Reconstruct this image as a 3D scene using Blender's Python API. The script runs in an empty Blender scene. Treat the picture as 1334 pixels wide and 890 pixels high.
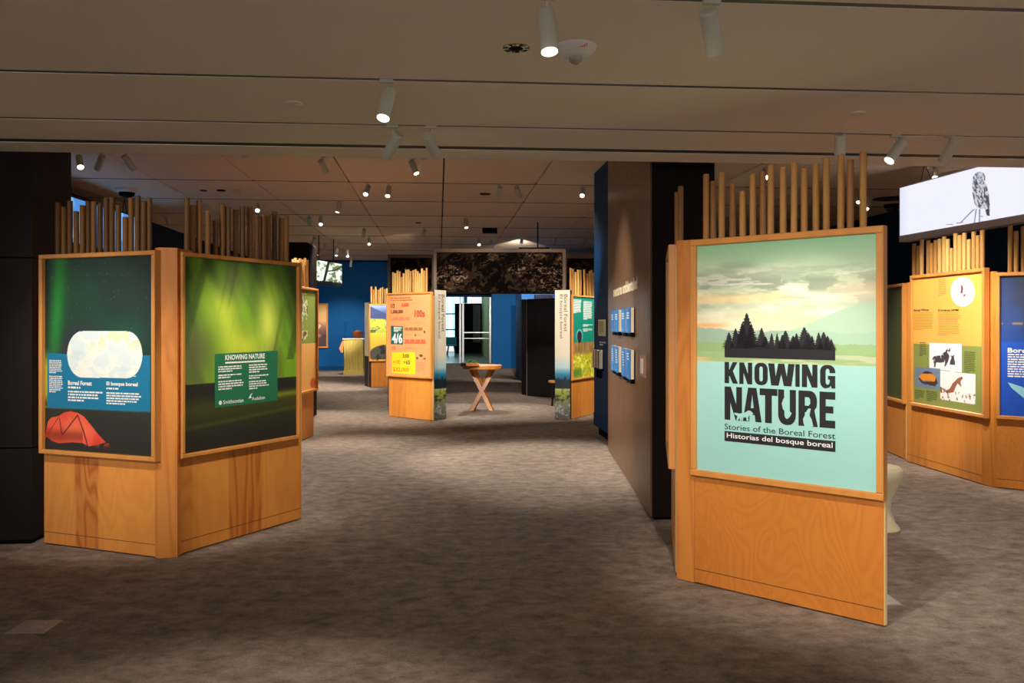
import bpy, math, random
import numpy as np
from mathutils import Vector, Matrix
random.seed(7)
C = bpy.context.scene.collection

# ------------------------------------------------------------------ camera / world / exposure
FPX, CX, HY, EYE = 1130.0, 667.0, 424.0, 1.5          # focal length in pixels, horizon row
cd = bpy.data.cameras.new('camera'); cam = bpy.data.objects.new('camera', cd); C.objects.link(cam)
cam.location = (0, 0, EYE); cam.rotation_euler = (math.pi/2, 0, 0)
cd.sensor_fit = 'HORIZONTAL'; cd.sensor_width = 36.0; cd.lens = 36.0*FPX/1334.0
cd.shift_x = 0.0; cd.shift_y = -(445.0-HY)/1334.0
cd.clip_start = 0.05; cd.clip_end = 200
bpy.context.scene.camera = cam
vs = bpy.context.scene.view_settings
vs.view_transform = 'Standard'; vs.look = 'None'; vs.gamma = 1.0; vs.use_curve_mapping = False
vs.exposure = 0.8
w = bpy.data.worlds.new('world'); bpy.context.scene.world = w; w.use_nodes = True
w.node_tree.nodes['Background'].inputs[0].default_value = (0.65, 0.61, 0.60, 1)
w.node_tree.nodes['Background'].inputs[1].default_value = 0.92
WARM = (1.0, 0.91, 0.79)

# ------------------------------------------------------------------ grid of the building
TH = 0.0839; CT, ST = math.cos(TH), math.sin(TH)
def G(u, v): return (u*CT - v*ST, u*ST + v*CT)         # building grid -> world XY
ZS, ZC = 2.69, 3.61                                    # soffit and gallery ceiling heights
def floor_pt(px, py):
    Y = FPX*EYE/(py-HY); return ((px-CX)/FPX*Y, Y)
def at(px, Y): return ((px-CX)/FPX*Y, Y)
def zat(py, Y): return EYE-(py-HY)/FPX*Y
def on_row(px, py, v):                                 # point of a vertical plane v = const seen at a pixel
    k = (px-CX)/FPX; Y = v/(CT - k*ST); return Vector((k*Y, Y, zat(py, Y)))

# ------------------------------------------------------------------ helpers
def lin(c):
    return tuple(((x/255.0)/12.92 if x/255.0 <= 0.04045 else ((x/255.0+0.055)/1.055)**2.4) for x in c)
def link(o, parent=None):
    C.objects.link(o)
    if parent is not None: o.parent = parent
    return o
def tag(o, label=None, cat=None, group=None, kind=None):
    if label: o['label'] = label
    if cat: o['category'] = cat
    if group: o['group'] = group
    if kind: o['kind'] = kind
    return o
def empty(name, loc, label=None, cat=None, group=None):
    o = bpy.data.objects.new(name, None); o.location = loc; link(o)
    o['origin'] = list(loc); return tag(o, label, cat, group)
def origin(o):
    if o is None: return Vector((0, 0, 0))
    while o.parent is not None: o = o.parent
    return Vector(o.get('origin', (0, 0, 0)))

class Face:
    """vertical frame: x to the right along the floor line, y away from the viewer, z up"""
    def __init__(s, PL, PR):
        s.P = Vector((PL[0], PL[1], 0)); e = Vector((PR[0]-PL[0], PR[1]-PL[1], 0)); s.W = e.length
        s.e = e.normalized(); s.n = Vector((-s.e.y, s.e.x, 0))
    def pt(s, x, y, z): return s.P + s.e*x + s.n*y + Vector((0, 0, z))
    def loc(s, px, py, y=0.0):                         # where a line of sight meets the plane y of this face
        d = Vector(((px-CX)/FPX, 1.0, -(py-HY)/FPX)); o = Vector((0, 0, EYE))
        q = s.P + s.n*y; t = (q-o).dot(s.n)/d.dot(s.n); p = o + d*t
        return ((p-s.P).dot(s.e), p.z)
WORLD = Face((0, 0), (1, 0))

class MB:
    def __init__(s): s.v = []; s.f = []; s.lc = []; s.sm = False
    def add(s, pts, faces, lcs=None):
        b = len(s.v); s.v += [tuple(p) for p in pts]; s.lc += [tuple(p) for p in (lcs or pts)]
        s.f += [tuple(b+i for i in f) for f in faces]; return s
    def box(s, F, x0, x1, y0, y1, z0, z1, bev=0.0):
        L = [(x, y, z) for x in (x0, x1) for y in (y0, y1) for z in (z0, z1)]
        s.add([F.pt(*p) for p in L], [(0,1,3,2),(4,6,7,5),(0,4,5,1),(2,3,7,6),(0,2,6,4),(1,5,7,3)], L); return s
    def quadbox(s, F, x0, x1, y0, y1, z0, z1, b=0.004):   # box with chamfered front edges (front = -y)
        L = [(x0+b,y0,z0+b),(x1-b,y0,z0+b),(x1-b,y0,z1-b),(x0+b,y0,z1-b),
             (x0,y0+b,z0),(x1,y0+b,z0),(x1,y0+b,z1),(x0,y0+b,z1),(x0,y1,z0),(x1,y1,z0),(x1,y1,z1),(x0,y1,z1)]
        fs = [(0,1,2,3),(8,11,10,9)]
        for a, c in ((0,4),(4,8)):
            for i in range(4): j = (i+1) % 4; fs.append((a+j, a+i, c+i, c+j))
        s.add([F.pt(*p) for p in L], fs, L); return s
    def prism(s, poly, z0, z1):
        n = len(poly); P = [(x, y, z0) for x, y in poly]+[(x, y, z1) for x, y in poly]
        s.add(P, [tuple(range(n))[::-1], tuple(range(n, 2*n))]+[(i, (i+1) % n, n+(i+1) % n, n+i) for i in range(n)])
        # local coordinate along the outline for grain
        acc = 0; xs = []
        for i in range(n): xs.append(acc); a, c = poly[i], poly[(i+1) % n]; acc += math.hypot(a[0]-c[0], a[1]-c[1])
        base = len(s.lc)-2*n
        for i in range(n): s.lc[base+i] = (xs[i], 0, z0); s.lc[base+n+i] = (xs[i], 0, z1)
        return s
    def cyl(s, p0, p1, r0, r1=None, seg=12, cap=True):
        r1 = r0 if r1 is None else r1; p0 = Vector(p0); p1 = Vector(p1); d = (p1-p0).normalized()
        a = d.orthogonal().normalized(); b = d.cross(a)
        P = []; L = []
        for p, r, h in ((p0, r0, 0), (p1, r1, (p1-p0).length)):
            for i in range(seg):
                t = 2*math.pi*i/seg; P.append(p+a*math.cos(t)*r+b*math.sin(t)*r); L.append((math.cos(t)*r+p0.x, math.sin(t)*r+p0.y, h+p0.z))
        fs = [(i, (i+1) % seg, seg+(i+1) % seg, seg+i) for i in range(seg)]
        if cap: fs += [tuple(range(seg))[::-1], tuple(range(seg, 2*seg))]
        s.add(P, fs, L); return s
    def lathe(s, c, prof, seg=24, axis=None):
        c = Vector(c); d = Vector(axis or (0, 0, 1)).normalized(); a = d.orthogonal().normalized(); b = d.cross(a)
        P = []
        for r, h in prof:
            for i in range(seg):
                t = 2*math.pi*i/seg; P.append(c+d*h+a*math.cos(t)*r+b*math.sin(t)*r)
        fs = []
        for k in range(len(prof)-1):
            for i in range(seg): fs.append((k*seg+i, k*seg+(i+1) % seg, (k+1)*seg+(i+1) % seg, (k+1)*seg+i))
        fs += [tuple(range(seg))[::-1], tuple(range((len(prof)-1)*seg, len(prof)*seg))]
        s.add(P, fs); s.sm = True; return s
    def flat(s, F, loops, y):                          # filled outline(s) in a face plane; list of loops = outer + holes
        vv, ff = fill2d(loops)
        s.add([F.pt(x, y, z) for x, z in vv], ff, [(x, y, z) for x, z in vv]); return s
    def rect(s, F, x0, x1, z0, z1, y):
        s.add([F.pt(x0,y,z0), F.pt(x1,y,z0), F.pt(x1,y,z1), F.pt(x0,y,z1)], [(0,1,2,3)], [(x0,y,z0),(x1,y,z0),(x1,y,z1),(x0,y,z1)]); return s
    def pixpoly(s, F, pts, y): return s.flat(F, [[F.loc(px, py, y) for px, py in pts]], y)
    def text(s, F, txt, x0, x1, z0, z1, y, bold=0.0, rot=0, keep=False):
        vv, ff = text2d(txt, bold)
        xs = [p[0] for p in vv]; ys = [p[1] for p in vv]; ax, bx, ay, by = min(xs), max(xs), min(ys), max(ys)
        out = []
        for p in vv:
            a = (p[0]-ax)/(bx-ax); b = (p[1]-ay)/max(by-ay, 1e-6)
            if rot: a, b = b, 1-a
            out.append((x0+(x1-x0)*a, z0+(z1-z0)*b))
        s.add([F.pt(x, y, z) for x, z in out], ff, [(x, y, z) for x, z in out]); return s
    def pixtext(s, F, txt, px0, px1, pyt, pyb, y, bold=0.0, rot=0):  # pyt/pyb measured at px0
        x0, z1 = F.loc(px0, pyt, y); _, z0 = F.loc(px0, pyb, y); x1, _ = F.loc(px1, pyt, y)
        return s.text(F, txt, x0, x1, z0, z1, y, bold, rot)
    def lines(s, F, x0, x1, z0, z1, n, y, fill=0.55, ragged=0.15, R=None):   # body copy too small to read: words as dashes
        R = R or random; h = (z1-z0)/n
        for i in range(n):
            x = x0; end = x0+(x1-x0)*(1-R.random()*ragged - (0.45 if i == n-1 else 0)); zt = z1-i*h
            while x < end-0.004:
                wd = min(end-x, (0.5+R.random()*2.2)*h); s.rect(F, x, x+wd, zt-h*fill, zt, y); x += wd+0.3*h
        return s
    def pixlines(s, F, px0, px1, pyt, pyb, n, y, **k):
        x0, z1 = F.loc(px0, pyt, y); _, z0 = F.loc(px0, pyb, y); x1, _ = F.loc(px1, pyt, y)
        return s.lines(F, x0, x1, z0, z1, n, y, **k)
    def build(s, name, m, parent=None, kind=None, label=None):
        me = bpy.data.meshes.new(name); O = origin(parent)
        me.from_pydata([(p[0]-O.x, p[1]-O.y, p[2]-O.z) for p in s.v], [], s.f)
        at_ = me.attributes.new('lc', 'FLOAT_VECTOR', 'POINT')
        at_.data.foreach_set('vector', np.array(s.lc, dtype=np.float32).ravel())
        me.materials.append(m)
        if s.sm:
            me.polygons.foreach_set('use_smooth', [True]*len(me.polygons))
        me.validate(); me.update()
        o = bpy.data.objects.new(name, me); link(o, parent)
        if s.sm:
            md = o.modifiers.new('edge', 'EDGE_SPLIT'); md.split_angle = math.radians(35)
        if kind is None and any(k in name for k in ('lettering', '_text', 'small_animals', 'cutouts', 'silhouette', 'drawing', 'letters', 'cable')): kind = 'stuff'
        if kind: o['kind'] = kind
        if label: o['label'] = label
        return o

_tc = {}
def text2d(txt, bold):
    k = (txt, bold)
    if k not in _tc:
        cu = bpy.data.curves.new('t', 'FONT'); cu.body = txt; cu.offset = bold; cu.resolution_u = 3
        o = bpy.data.objects.new('t', cu); me = o.to_mesh()
        _tc[k] = ([(v.co.x, v.co.y) for v in me.vertices], [tuple(p.vertices) for p in me.polygons])
        o.to_mesh_clear(); bpy.data.objects.remove(o); bpy.data.curves.remove(cu)
    return _tc[k]
def fill2d(loops):
    cu = bpy.data.curves.new('f', 'CURVE'); cu.dimensions = '2D'; cu.fill_mode = 'BOTH'
    for L in loops:
        sp = cu.splines.new('POLY'); sp.points.add(len(L)-1)
        for i, (x, y) in enumerate(L): sp.points[i].co = (x, y, 0, 1)
        sp.use_cyclic_u = True
    o = bpy.data.objects.new('f', cu); me = o.to_mesh()
    r = ([(v.co.x, v.co.y) for v in me.vertices], [tuple(p.vertices) for p in me.polygons])
    o.to_mesh_clear(); bpy.data.objects.remove(o); bpy.data.curves.remove(cu)
    return r

# ------------------------------------------------------------------ materials
def newmat(name):
    m = bpy.data.materials.new(name); m.use_nodes = True; nt = m.node_tree
    return m, nt, nt.nodes['Principled BSDF']
def plain(name, c, rough=0.5, metal=0.0, spec=0.5, emit=None, es=0.0, bump=0.0):
    m, nt, b = newmat(name); b.inputs['Base Color'].default_value = (*lin(c), 1)
    b.inputs['Roughness'].default_value = rough; b.inputs['Metallic'].default_value = metal
    b.inputs['Specular IOR Level'].default_value = spec
    if emit: b.inputs['Emission Color'].default_value = (*lin(emit), 1); b.inputs['Emission Strength'].default_value = es
    # faint variation so nothing is perfectly uniform
    n = nt.nodes.new('ShaderNodeTexNoise'); n.inputs['Scale'].default_value = 6; n.inputs['Detail'].default_value = 4
    tc = nt.nodes.new('ShaderNodeTexCoord'); nt.links.new(tc.outputs['Object'], n.inputs['Vector'])
    mr = nt.nodes.new('ShaderNodeMapRange'); mr.inputs[3].default_value = max(0, rough-0.06); mr.inputs[4].default_value = min(1, rough+0.06)
    nt.links.new(n.outputs['Fac'], mr.inputs[0]); nt.links.new(mr.outputs[0], b.inputs['Roughness'])
    if bump:
        bp = nt.nodes.new('ShaderNodeBump'); bp.inputs['Strength'].default_value = bump; n2 = nt.nodes.new('ShaderNodeTexNoise')
        n2.inputs['Scale'].default_value = 180; nt.links.new(tc.outputs['Object'], n2.inputs['Vector'])
        nt.links.new(n2.outputs['Fac'], bp.inputs['Height']); nt.links.new(bp.outputs[0], b.inputs['Normal'])
    return m
def mathn(nt, op, a, b=None, c=None):
    n = nt.nodes.new('ShaderNodeMath'); n.operation = op
    for i, x in enumerate((a, b, c)):
        if x is None: continue
        if isinstance(x, (int, float)): n.inputs[i].default_value = x
        else: nt.links.new(x, n.inputs[i])
    return n.outputs[0]
def mixc(nt, f, a, b):
    n = nt.nodes.new('ShaderNodeMix'); n.data_type = 'RGBA'
    if isinstance(f, (int, float)): n.inputs[0].default_value = f
    else: nt.links.new(f, n.inputs[0])
    for i, x in ((6, a), (7, b)):
        if isinstance(x, tuple): n.inputs[i].default_value = (*x, 1)
        else: nt.links.new(x, n.inputs[i])
    return n.outputs[2]
def wood(name, c0, c1, contour=0.35, stretch=0.35, strips=(), cs=None, rings=9.0, rough=0.42, seed=0.0):
    sat = lambda q: (min(255, q[0]*1.02), q[1]*.97, q[2]*.82); c0, c1, cs = sat(c0), sat(c1), (sat(cs) if cs else None)
    m, nt, b = newmat(name); L = nt.links.new
    at_ = nt.nodes.new('ShaderNodeAttribute'); at_.attribute_name = 'lc'
    mp = nt.nodes.new('ShaderNodeMapping'); mp.inputs['Scale'].default_value = (1, 1, stretch); mp.inputs['Location'].default_value = (seed, seed*.7, seed*1.3)
    L(at_.outputs['Vector'], mp.inputs['Vector'])
    n1 = nt.nodes.new('ShaderNodeTexNoise'); n1.inputs['Scale'].default_value = 3.0; n1.inputs['Detail'].default_value = 2.2; n1.inputs['Distortion'].default_value = 0.5
    L(mp.outputs[0], n1.inputs['Vector'])
    s = mathn(nt, 'SINE', mathn(nt, 'MULTIPLY', n1.outputs['Fac'], rings*6.283))
    ring = mathn(nt, 'MULTIPLY_ADD', s, 0.5, 0.5); ring = mathn(nt, 'POWER', ring, 1.6)
    mp2 = nt.nodes.new('ShaderNodeMapping'); mp2.inputs['Scale'].default_value = (60, 60, 3.0); L(at_.outputs['Vector'], mp2.inputs['Vector'])
    n2 = nt.nodes.new('ShaderNodeTexNoise'); n2.inputs['Scale'].default_value = 1.0; n2.inputs['Detail'].default_value = 3; L(mp2.outputs[0], n2.inputs['Vector'])
    n3 = nt.nodes.new('ShaderNodeTexNoise'); n3.inputs['Scale'].default_value = 1.7; L(mp.outputs[0], n3.inputs['Vector'])
    f = mathn(nt, 'ADD', mathn(nt, 'MULTIPLY', ring, contour), mathn(nt, 'MULTIPLY', n2.outputs['Fac'], 0.35))
    f = mathn(nt, 'ADD', f, mathn(nt, 'MULTIPLY_ADD', n3.outputs['Fac'], 0.5, -0.25))
    col = mixc(nt, f, lin(c0), lin(c1))
    if strips:
        sx = nt.nodes.new('ShaderNodeSeparateXYZ'); L(at_.outputs['Vector'], sx.inputs[0])
        wob = mathn(nt, 'MULTIPLY_ADD', n3.outputs['Fac'], 0.10, -0.05)
        xx = mathn(nt, 'ADD', sx.outputs[0], wob)
        tot = None
        for x0, x1, a in strips:
            g = nt.nodes.new('ShaderNodeMapRange'); g.interpolation_type = 'SMOOTHSTEP'; L(xx, g.inputs[0]); g.inputs[1].default_value = x0-.012; g.inputs[2].default_value = x0+.012
            h = nt.nodes.new('ShaderNodeMapRange'); h.interpolation_type = 'SMOOTHSTEP'; L(xx, h.inputs[0]); h.inputs[1].default_value = x1-.012; h.inputs[2].default_value = x1+.012; h.inputs[3].default_value = 1; h.inputs[4].default_value = 0
            q = mathn(nt, 'MULTIPLY', mathn(nt, 'MULTIPLY', g.outputs[0], h.outputs[0]), a)
            tot = q if tot is None else mathn(nt, 'MAXIMUM', tot, q)
        ringd = mathn(nt, 'MULTIPLY', tot, mathn(nt, 'MULTIPLY_ADD', ring, 0.6, 0.5))
        col = mixc(nt, ringd, col, lin(cs))
    L(col, b.inputs['Base Color']); b.inputs['Roughness'].default_value = rough
    bp = nt.nodes.new('ShaderNodeBump'); bp.inputs['Strength'].default_value = 0.06; L(f, bp.inputs['Height']); L(bp.outputs[0], b.inputs['Normal'])
    return m
def carpet_mat():
    m, nt, b = newmat('carpet'); L = nt.links.new
    tc = nt.nodes.new('ShaderNodeTexCoord')
    mp = nt.nodes.new('ShaderNodeMapping'); mp.inputs['Rotation'].default_value = (0, 0, -TH); mp.inputs['Scale'].default_value = (1.0, 1.3, 1); L(tc.outputs['Object'], mp.inputs[0])
    a = nt.nodes.new('ShaderNodeTexNoise'); a.inputs['Scale'].default_value = 7.0; a.inputs['Detail'].default_value = 8; a.inputs['Roughness'].default_value = 0.74; a.inputs['Distortion'].default_value = 0.25; L(mp.outputs[0], a.inputs['Vector'])
    c = nt.nodes.new('ShaderNodeTexNoise'); c.inputs['Scale'].default_value = 90; c.inputs['Detail'].default_value = 3; L(mp.outputs[0], c.inputs['Vector'])
    f = mathn(nt, 'ADD', mathn(nt, 'MULTIPLY', a.outputs['Fac'], 0.75), mathn(nt, 'MULTIPLY', c.outputs['Fac'], 0.25))
    cr = nt.nodes.new('ShaderNodeValToRGB'); cr.color_ramp.elements[0].position = 0.38; cr.color_ramp.elements[0].color = (*lin((104, 91, 82)), 1)
    cr.color_ramp.elements[1].position = 0.64; cr.color_ramp.elements[1].color = (*lin((158, 143, 130)), 1)
    L(f, cr.inputs[0]); L(cr.outputs[0], b.inputs['Base Color']); b.inputs['Roughness'].default_value = 0.95; b.inputs['Specular IOR Level'].default_value = 0.15
    bp = nt.nodes.new('ShaderNodeBump'); bp.inputs['Strength'].default_value = 0.5; bp.inputs['Distance'].default_value = 0.004
    d = nt.nodes.new('ShaderNodeTexNoise'); d.inputs['Scale'].default_value = 160; L(tc.outputs['Object'], d.inputs['Vector']); L(d.outputs['Fac'], bp.inputs['Height']); L(bp.outputs[0], b.inputs['Normal'])
    return m
def print_mat(name, emit=0.0, rough=0.55):
    m, nt, b = newmat(name); a = nt.nodes.new('ShaderNodeAttribute'); a.attribute_name = 'ink'
    b.inputs['Roughness'].default_value = rough
    if not emit: nt.links.new(a.outputs['Color'], b.inputs['Base Color'])
    if emit:
        b.inputs['Base Color'].default_value = (.02, .02, .02, 1)
        nt.links.new(a.outputs['Color'], b.inputs['Emission Color']); b.inputs['Emission Strength'].default_value = emit
    return m
M = {}
M['ply'] = wood('birch_plywood', (210, 138, 62), (184, 108, 40), 0.26, 0.5, rings=18, seed=3)
M['ply_a'] = wood('plywood_dark_stripe', (226, 158, 82), (204, 128, 58), 0.25, 0.25, ((0.30, 0.50, 0.75),), (168, 84, 30), seed=1, rings=10)
M['ply_b'] = wood('plywood_cathedral_stripe', (226, 158, 80), (204, 128, 58), 0.25, 0.22, ((0.0, 0.10, 0.35), (0.42, 0.74, 0.7)), (168, 84, 30), seed=5, rings=10)
M['ply_c'] = wood('plywood_warm', (220, 152, 78), (198, 124, 58), 0.2, 0.15, ((0.08, 0.42, 0.4), (1.0, 1.3, 0.4)), (178, 104, 44), seed=9, rings=8)
M['post'] = wood('plywood_post', (216, 146, 74), (190, 116, 50), 0.55, 0.25, rings=9, seed=12)
M['frame'] = wood('ash_frame', (216, 156, 92), (192, 126, 66), 0.3, 0.1, rings=5, seed=2, rough=0.38)
M['pole'] = wood('wooden_dowel', (184, 142, 84), (150, 106, 54), 0.35, 0.08, rings=4, seed=4, rough=0.6)
M['pole2'] = wood('wooden_dowel_dark', (150, 108, 60), (118, 78, 38), 0.35, 0.08, rings=4, seed=8, rough=0.6)
M['pole4'] = wood('wooden_dowel_deep', (122, 88, 48), (92, 60, 30), 0.35, 0.08, rings=4, seed=18, rough=0.6)
M['pole3'] = wood('wooden_dowel_pale', (212, 176, 118), (184, 140, 84), 0.35, 0.08, rings=4, seed=6, rough=0.6)
M['table'] = wood('oak_table', (190, 130, 70), (140, 84, 38), 0.4, 0.15, rings=6, seed=14)
M['edge'] = plain('ply_edge', (214, 184, 128), 0.6)
M['carpet'] = carpet_mat()
M['soffit'] = plain('soffit_paint', (240, 230, 212), 0.75, spec=0.25)
M['ceil'] = plain('ceiling_panel_paint', (236, 210, 184), 0.7, spec=0.25)
M['joint'] = plain('ceiling_joint', (44, 33, 26), 0.8)
M['slot'] = plain('slot_black', (22, 20, 19), 0.7)
M['track'] = plain('track_black', (30, 28, 26), 0.4)
M['navy'] = plain('navy_wall_paint', (14, 28, 50), 0.6, spec=0.12)
M['blue'] = plain('blue_wall_paint', (0, 80, 142), 0.6, spec=0.12)
M['darkblue'] = plain('blue_partition_paint', (8, 58, 104), 0.6, spec=0.12)
M['brown'] = plain('brown_wall_cladding', (112, 80, 56), 0.38, spec=0.5)
M['black'] = plain('black_brown_paint', (22, 13, 12), 0.6, spec=0.12)
M['column'] = plain('dark_column_cladding', (27, 18, 16), 0.55, spec=0.15)
M['void'] = plain('matt_black', (8, 8, 9), 0.8, spec=0.08)
M['lampbody'] = plain('lamp_housing', (196, 196, 180), 0.45)
M['lens'] = plain('lamp_lens', (255, 250, 235), 0.3, emit=(255, 246, 225), es=6.0)
M['white'] = plain('white_plastic', (222, 220, 212), 0.4)
M['cream'] = plain('cream_plastic', (214, 204, 170), 0.35)
M['steel'] = plain('brushed_steel', (166, 157, 149), 0.45, metal=0.3)
M['chrome'] = plain('reflector_chrome', (220, 215, 200), 0.08, metal=1.0)
M['alu'] = plain('aluminium_trim', (180, 185, 190), 0.35, metal=0.8)
M['dark'] = plain('ink_black', (28, 26, 34), 0.6)
M['inkwhite'] = plain('ink_white', (240, 242, 238), 0.6)
M['inkbrown'] = plain('ink_brown', (96, 56, 28), 0.6)
M['inkred'] = plain('ink_red', (222, 62, 44), 0.6)
M['inkpeach'] = plain('ink_peach', (232, 108, 76), 0.6)
M['inkgreen'] = plain('ink_dark_green', (22, 92, 74), 0.6)
M['inkolive'] = plain('ink_olive', (72, 80, 40), 0.6)
M['aqua'] = plain('ink_aqua', (164, 219, 213), 0.6)
M['signgreen'] = plain('ink_sign_green', (30, 112, 74), 0.6)
M['teal'] = plain('ink_teal', (0, 118, 160), 0.6)
M['card'] = plain('blue_card', (18, 130, 214), 0.45)
M['letter'] = plain('cream_letters', (238, 226, 190), 0.5)
M['yellow'] = plain('yellow_slat_paint', (214, 190, 96), 0.5)
M['tan'] = plain('tan_fabric', (190, 128, 70), 0.8)
M['leaf'] = plain('model_leaf_green', (74, 120, 34), 0.7)
M['window'] = plain('bright_window', (180, 225, 235), 0.5, emit=(190, 232, 242), es=1.5)
M['greenlit'] = plain('green_lit_wall', (120, 150, 70), 0.6)  # green light on the lobby wall put into its colour
M['greenglass'] = plain('lobby_dark_floor', (40, 52, 40), 0.3)
M['chair'] = plain('blue_chair', (24, 104, 140), 0.5)
M['print'] = print_mat('printed_panel')
M['scrimprint'] = print_mat('printed_scrim', 0.0, 0.95); M['scrimprint'].node_tree.nodes['Principled BSDF'].inputs['Specular IOR Level'].default_value = 0.05
M['printlit'] = print_mat('screen_image', 0.85, 0.4)
M['screen'] = print_mat('lightbox_image', 0.60, 0.5)
def glass_mat():
    m, nt, b = newmat('clear_glass'); b.inputs['Base Color'].default_value = (0.9, 0.97, 0.97, 1)
    b.inputs['Roughness'].default_value = 0.02; b.inputs['Transmission Weight'].default_value = 1.0; b.inputs['IOR'].default_value = 1.05
    return m
M['glass'] = glass_mat()

# ------------------------------------------------------------------ painted prints (ink as a per-point attribute)
RN = np.random.RandomState(11)
def noise(X, Y, sx, sy, octv=4, seed=0):
    out = np.zeros_like(X); amp = 1.0; tot = 0
    for o in range(octv):
        R = np.random.RandomState(seed*31+o); N = 64; T = R.rand(N, N)
        x = X*sx*(2**o)+o*7.3; y = Y*sy*(2**o)+o*3.1
        xi = np.floor(x).astype(int); yi = np.floor(y).astype(int); fx = x-xi; fy = y-yi
        fx = fx*fx*(3-2*fx); fy = fy*fy*(3-2*fy)
        a = T[yi % N, xi % N]; b = T[yi % N, (xi+1) % N]; c = T[(yi+1) % N, xi % N]; d = T[(yi+1) % N, (xi+1) % N]
        out += amp*((a*(1-fx)+b*fx)*(1-fy)+(c*(1-fx)+d*fx)*fy); tot += amp; amp *= 0.55
    return out/tot
def sst(e0, e1, x): t = np.clip((x-e0)/(e1-e0), 0, 1); return t*t*(3-2*t)
class Art:
    def __init__(s, F, x0, x1, z0, z1, y, nx, nz):
        s.F, s.b, s.y, s.nx, s.nz = F, (x0, x1, z0, z1), y, nx, nz
        s.X, s.Z = np.meshgrid(np.linspace(x0, x1, nx), np.linspace(z0, z1, nz))
        s.U = (s.X-x0)/(x1-x0); s.V = (s.Z-z0)/(z1-z0)
        s.c = np.zeros((nz, nx, 3)); s.asp = (x1-x0)/(z1-z0)
    def fill(s, col, mask=None):
        col = np.array(col, float)
        if mask is None: s.c[:] = col
        else: mask = mask[..., None]; s.c = s.c*(1-mask)+col*mask
        return s
    def ramp(s, stops):
        vs_ = [a for a, _ in stops]
        for k in range(3): s.c[..., k] = np.interp(s.V, vs_, [c[k] for _, c in stops])
        return s
    def rect(s, u0, u1, v0, v1): return ((s.U >= u0)&(s.U <= u1)&(s.V >= v0)&(s.V <= v1)).astype(float)
    def ell(s, u, v, ru, rv, soft=0.05):
        d = np.sqrt(((s.U-u)/ru)**2+((s.V-v)/rv)**2); return 1-sst(1-soft, 1+soft, d)
    def poly(s, pts):                                   # pts in (u, v)
        ins = np.zeros(s.U.shape, bool); n = len(pts)
        for i in range(n):
            (xa, ya), (xb, yb) = pts[i], pts[(i+1) % n]
            if ya == yb: continue
            c = ((ya > s.V) != (yb > s.V)) & (s.U < (xb-xa)*(s.V-ya)/(yb-ya)+xa); ins ^= c
        return ins.astype(float)
    def pp(s, pts):                                     # pixel points -> (u, v)
        x0, x1, z0, z1 = s.b; r = []
        for px, py in pts:
            x, z = s.F.loc(px, py, s.y); r.append(((x-x0)/(x1-x0), (z-z0)/(z1-z0)))
        return s.poly(r)
    def mesh(s, name, m, parent, kind=None, label=None):
        O = origin(parent); F = s.F; P = np.zeros((s.nz, s.nx, 3))
        for k in range(3): P[..., k] = F.P[k]+F.e[k]*s.X+F.n[k]*s.y-O[k]
        P[..., 2] += s.Z
        i = np.arange(s.nz*s.nx).reshape(s.nz, s.nx)
        q = np.stack([i[:-1, :-1], i[:-1, 1:], i[1:, 1:], i[1:, :-1]], -1).reshape(-1, 4)
        me = bpy.data.meshes.new(name); me.vertices.add(s.nx*s.nz); me.vertices.foreach_set('co', P.ravel().astype(np.float32))
        me.loops.add(q.size); me.loops.foreach_set('vertex_index', q.ravel().astype(np.int32))
        me.polygons.add(len(q)); me.polygons.foreach_set('loop_start', np.arange(0, q.size, 4, dtype=np.int32))
        me.update(calc_edges=True)
        c = np.clip(s.c, 0, 255)/255.0; c = np.where(c <= 0.04045, c/12.92, ((c+0.055)/1.055)**2.4)
        a = me.attributes.new('ink', 'FLOAT_COLOR', 'POINT')
        a.data.foreach_set('color', np.concatenate([c, np.ones((s.nz, s.nx, 1))], -1).ravel().astype(np.float32))
        me.materials.append(m); o = bpy.data.objects.new(name, me); link(o, parent)
        if kind: o['kind'] = kind
        if label: o['label'] = label
        return o

# ------------------------------------------------------------------ track lamps (each carries its own light)
def track_lamp(p, aim, zc, power, label, group, size=46, r=0.033, L=0.17, blend=0.8, color=WARM, stem=0.05, lens=None):
    p = Vector(p); aim = Vector(aim); d = (aim-p).normalized()
    top = Vector((p.x, p.y, zc)); t = empty('track_lamp', top, label, 'track light', group)
    back = p-d*L/2; front = p+d*L/2
    MB().box(Face((p.x-.5*CT, p.y-.5*ST), (p.x+.5*CT, p.y+.5*ST)), 0.5-.032, 0.5+.032, -.012, .012, zc-.014, zc+.002).build('track_adapter', M['lampbody'], t)
    MB().cyl((p.x, p.y, zc-.02), p-d*L*0.30, 0.007, seg=8).build('stem', M['lampbody'], t)
    mb = MB().lathe(back, [(r*.86, 0), (r, .006), (r, L-.004), (r*.93, L), (r*.86, L-.012)], 20, d)
    mb.build('housing', M['lampbody'], t)
    ln = MB().lathe(back+d*(L-.0115), [(r*.84, 0), (r*.84, .003)], 20, d); ln.build('lens', M['lens'], t)
    ld = bpy.data.lights.new('bulb', 'SPOT'); ld.energy = power; ld.spot_size = math.radians(size); ld.spot_blend = blend
    ld.shadow_soft_size = 0.028; ld.color = color
    lo = bpy.data.objects.new('bulb', ld); link(lo, t); lo.location = front+d*0.006-top
    lo.rotation_euler = d.to_track_quat('-Z', 'Y').to_euler()
    return t

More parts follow.
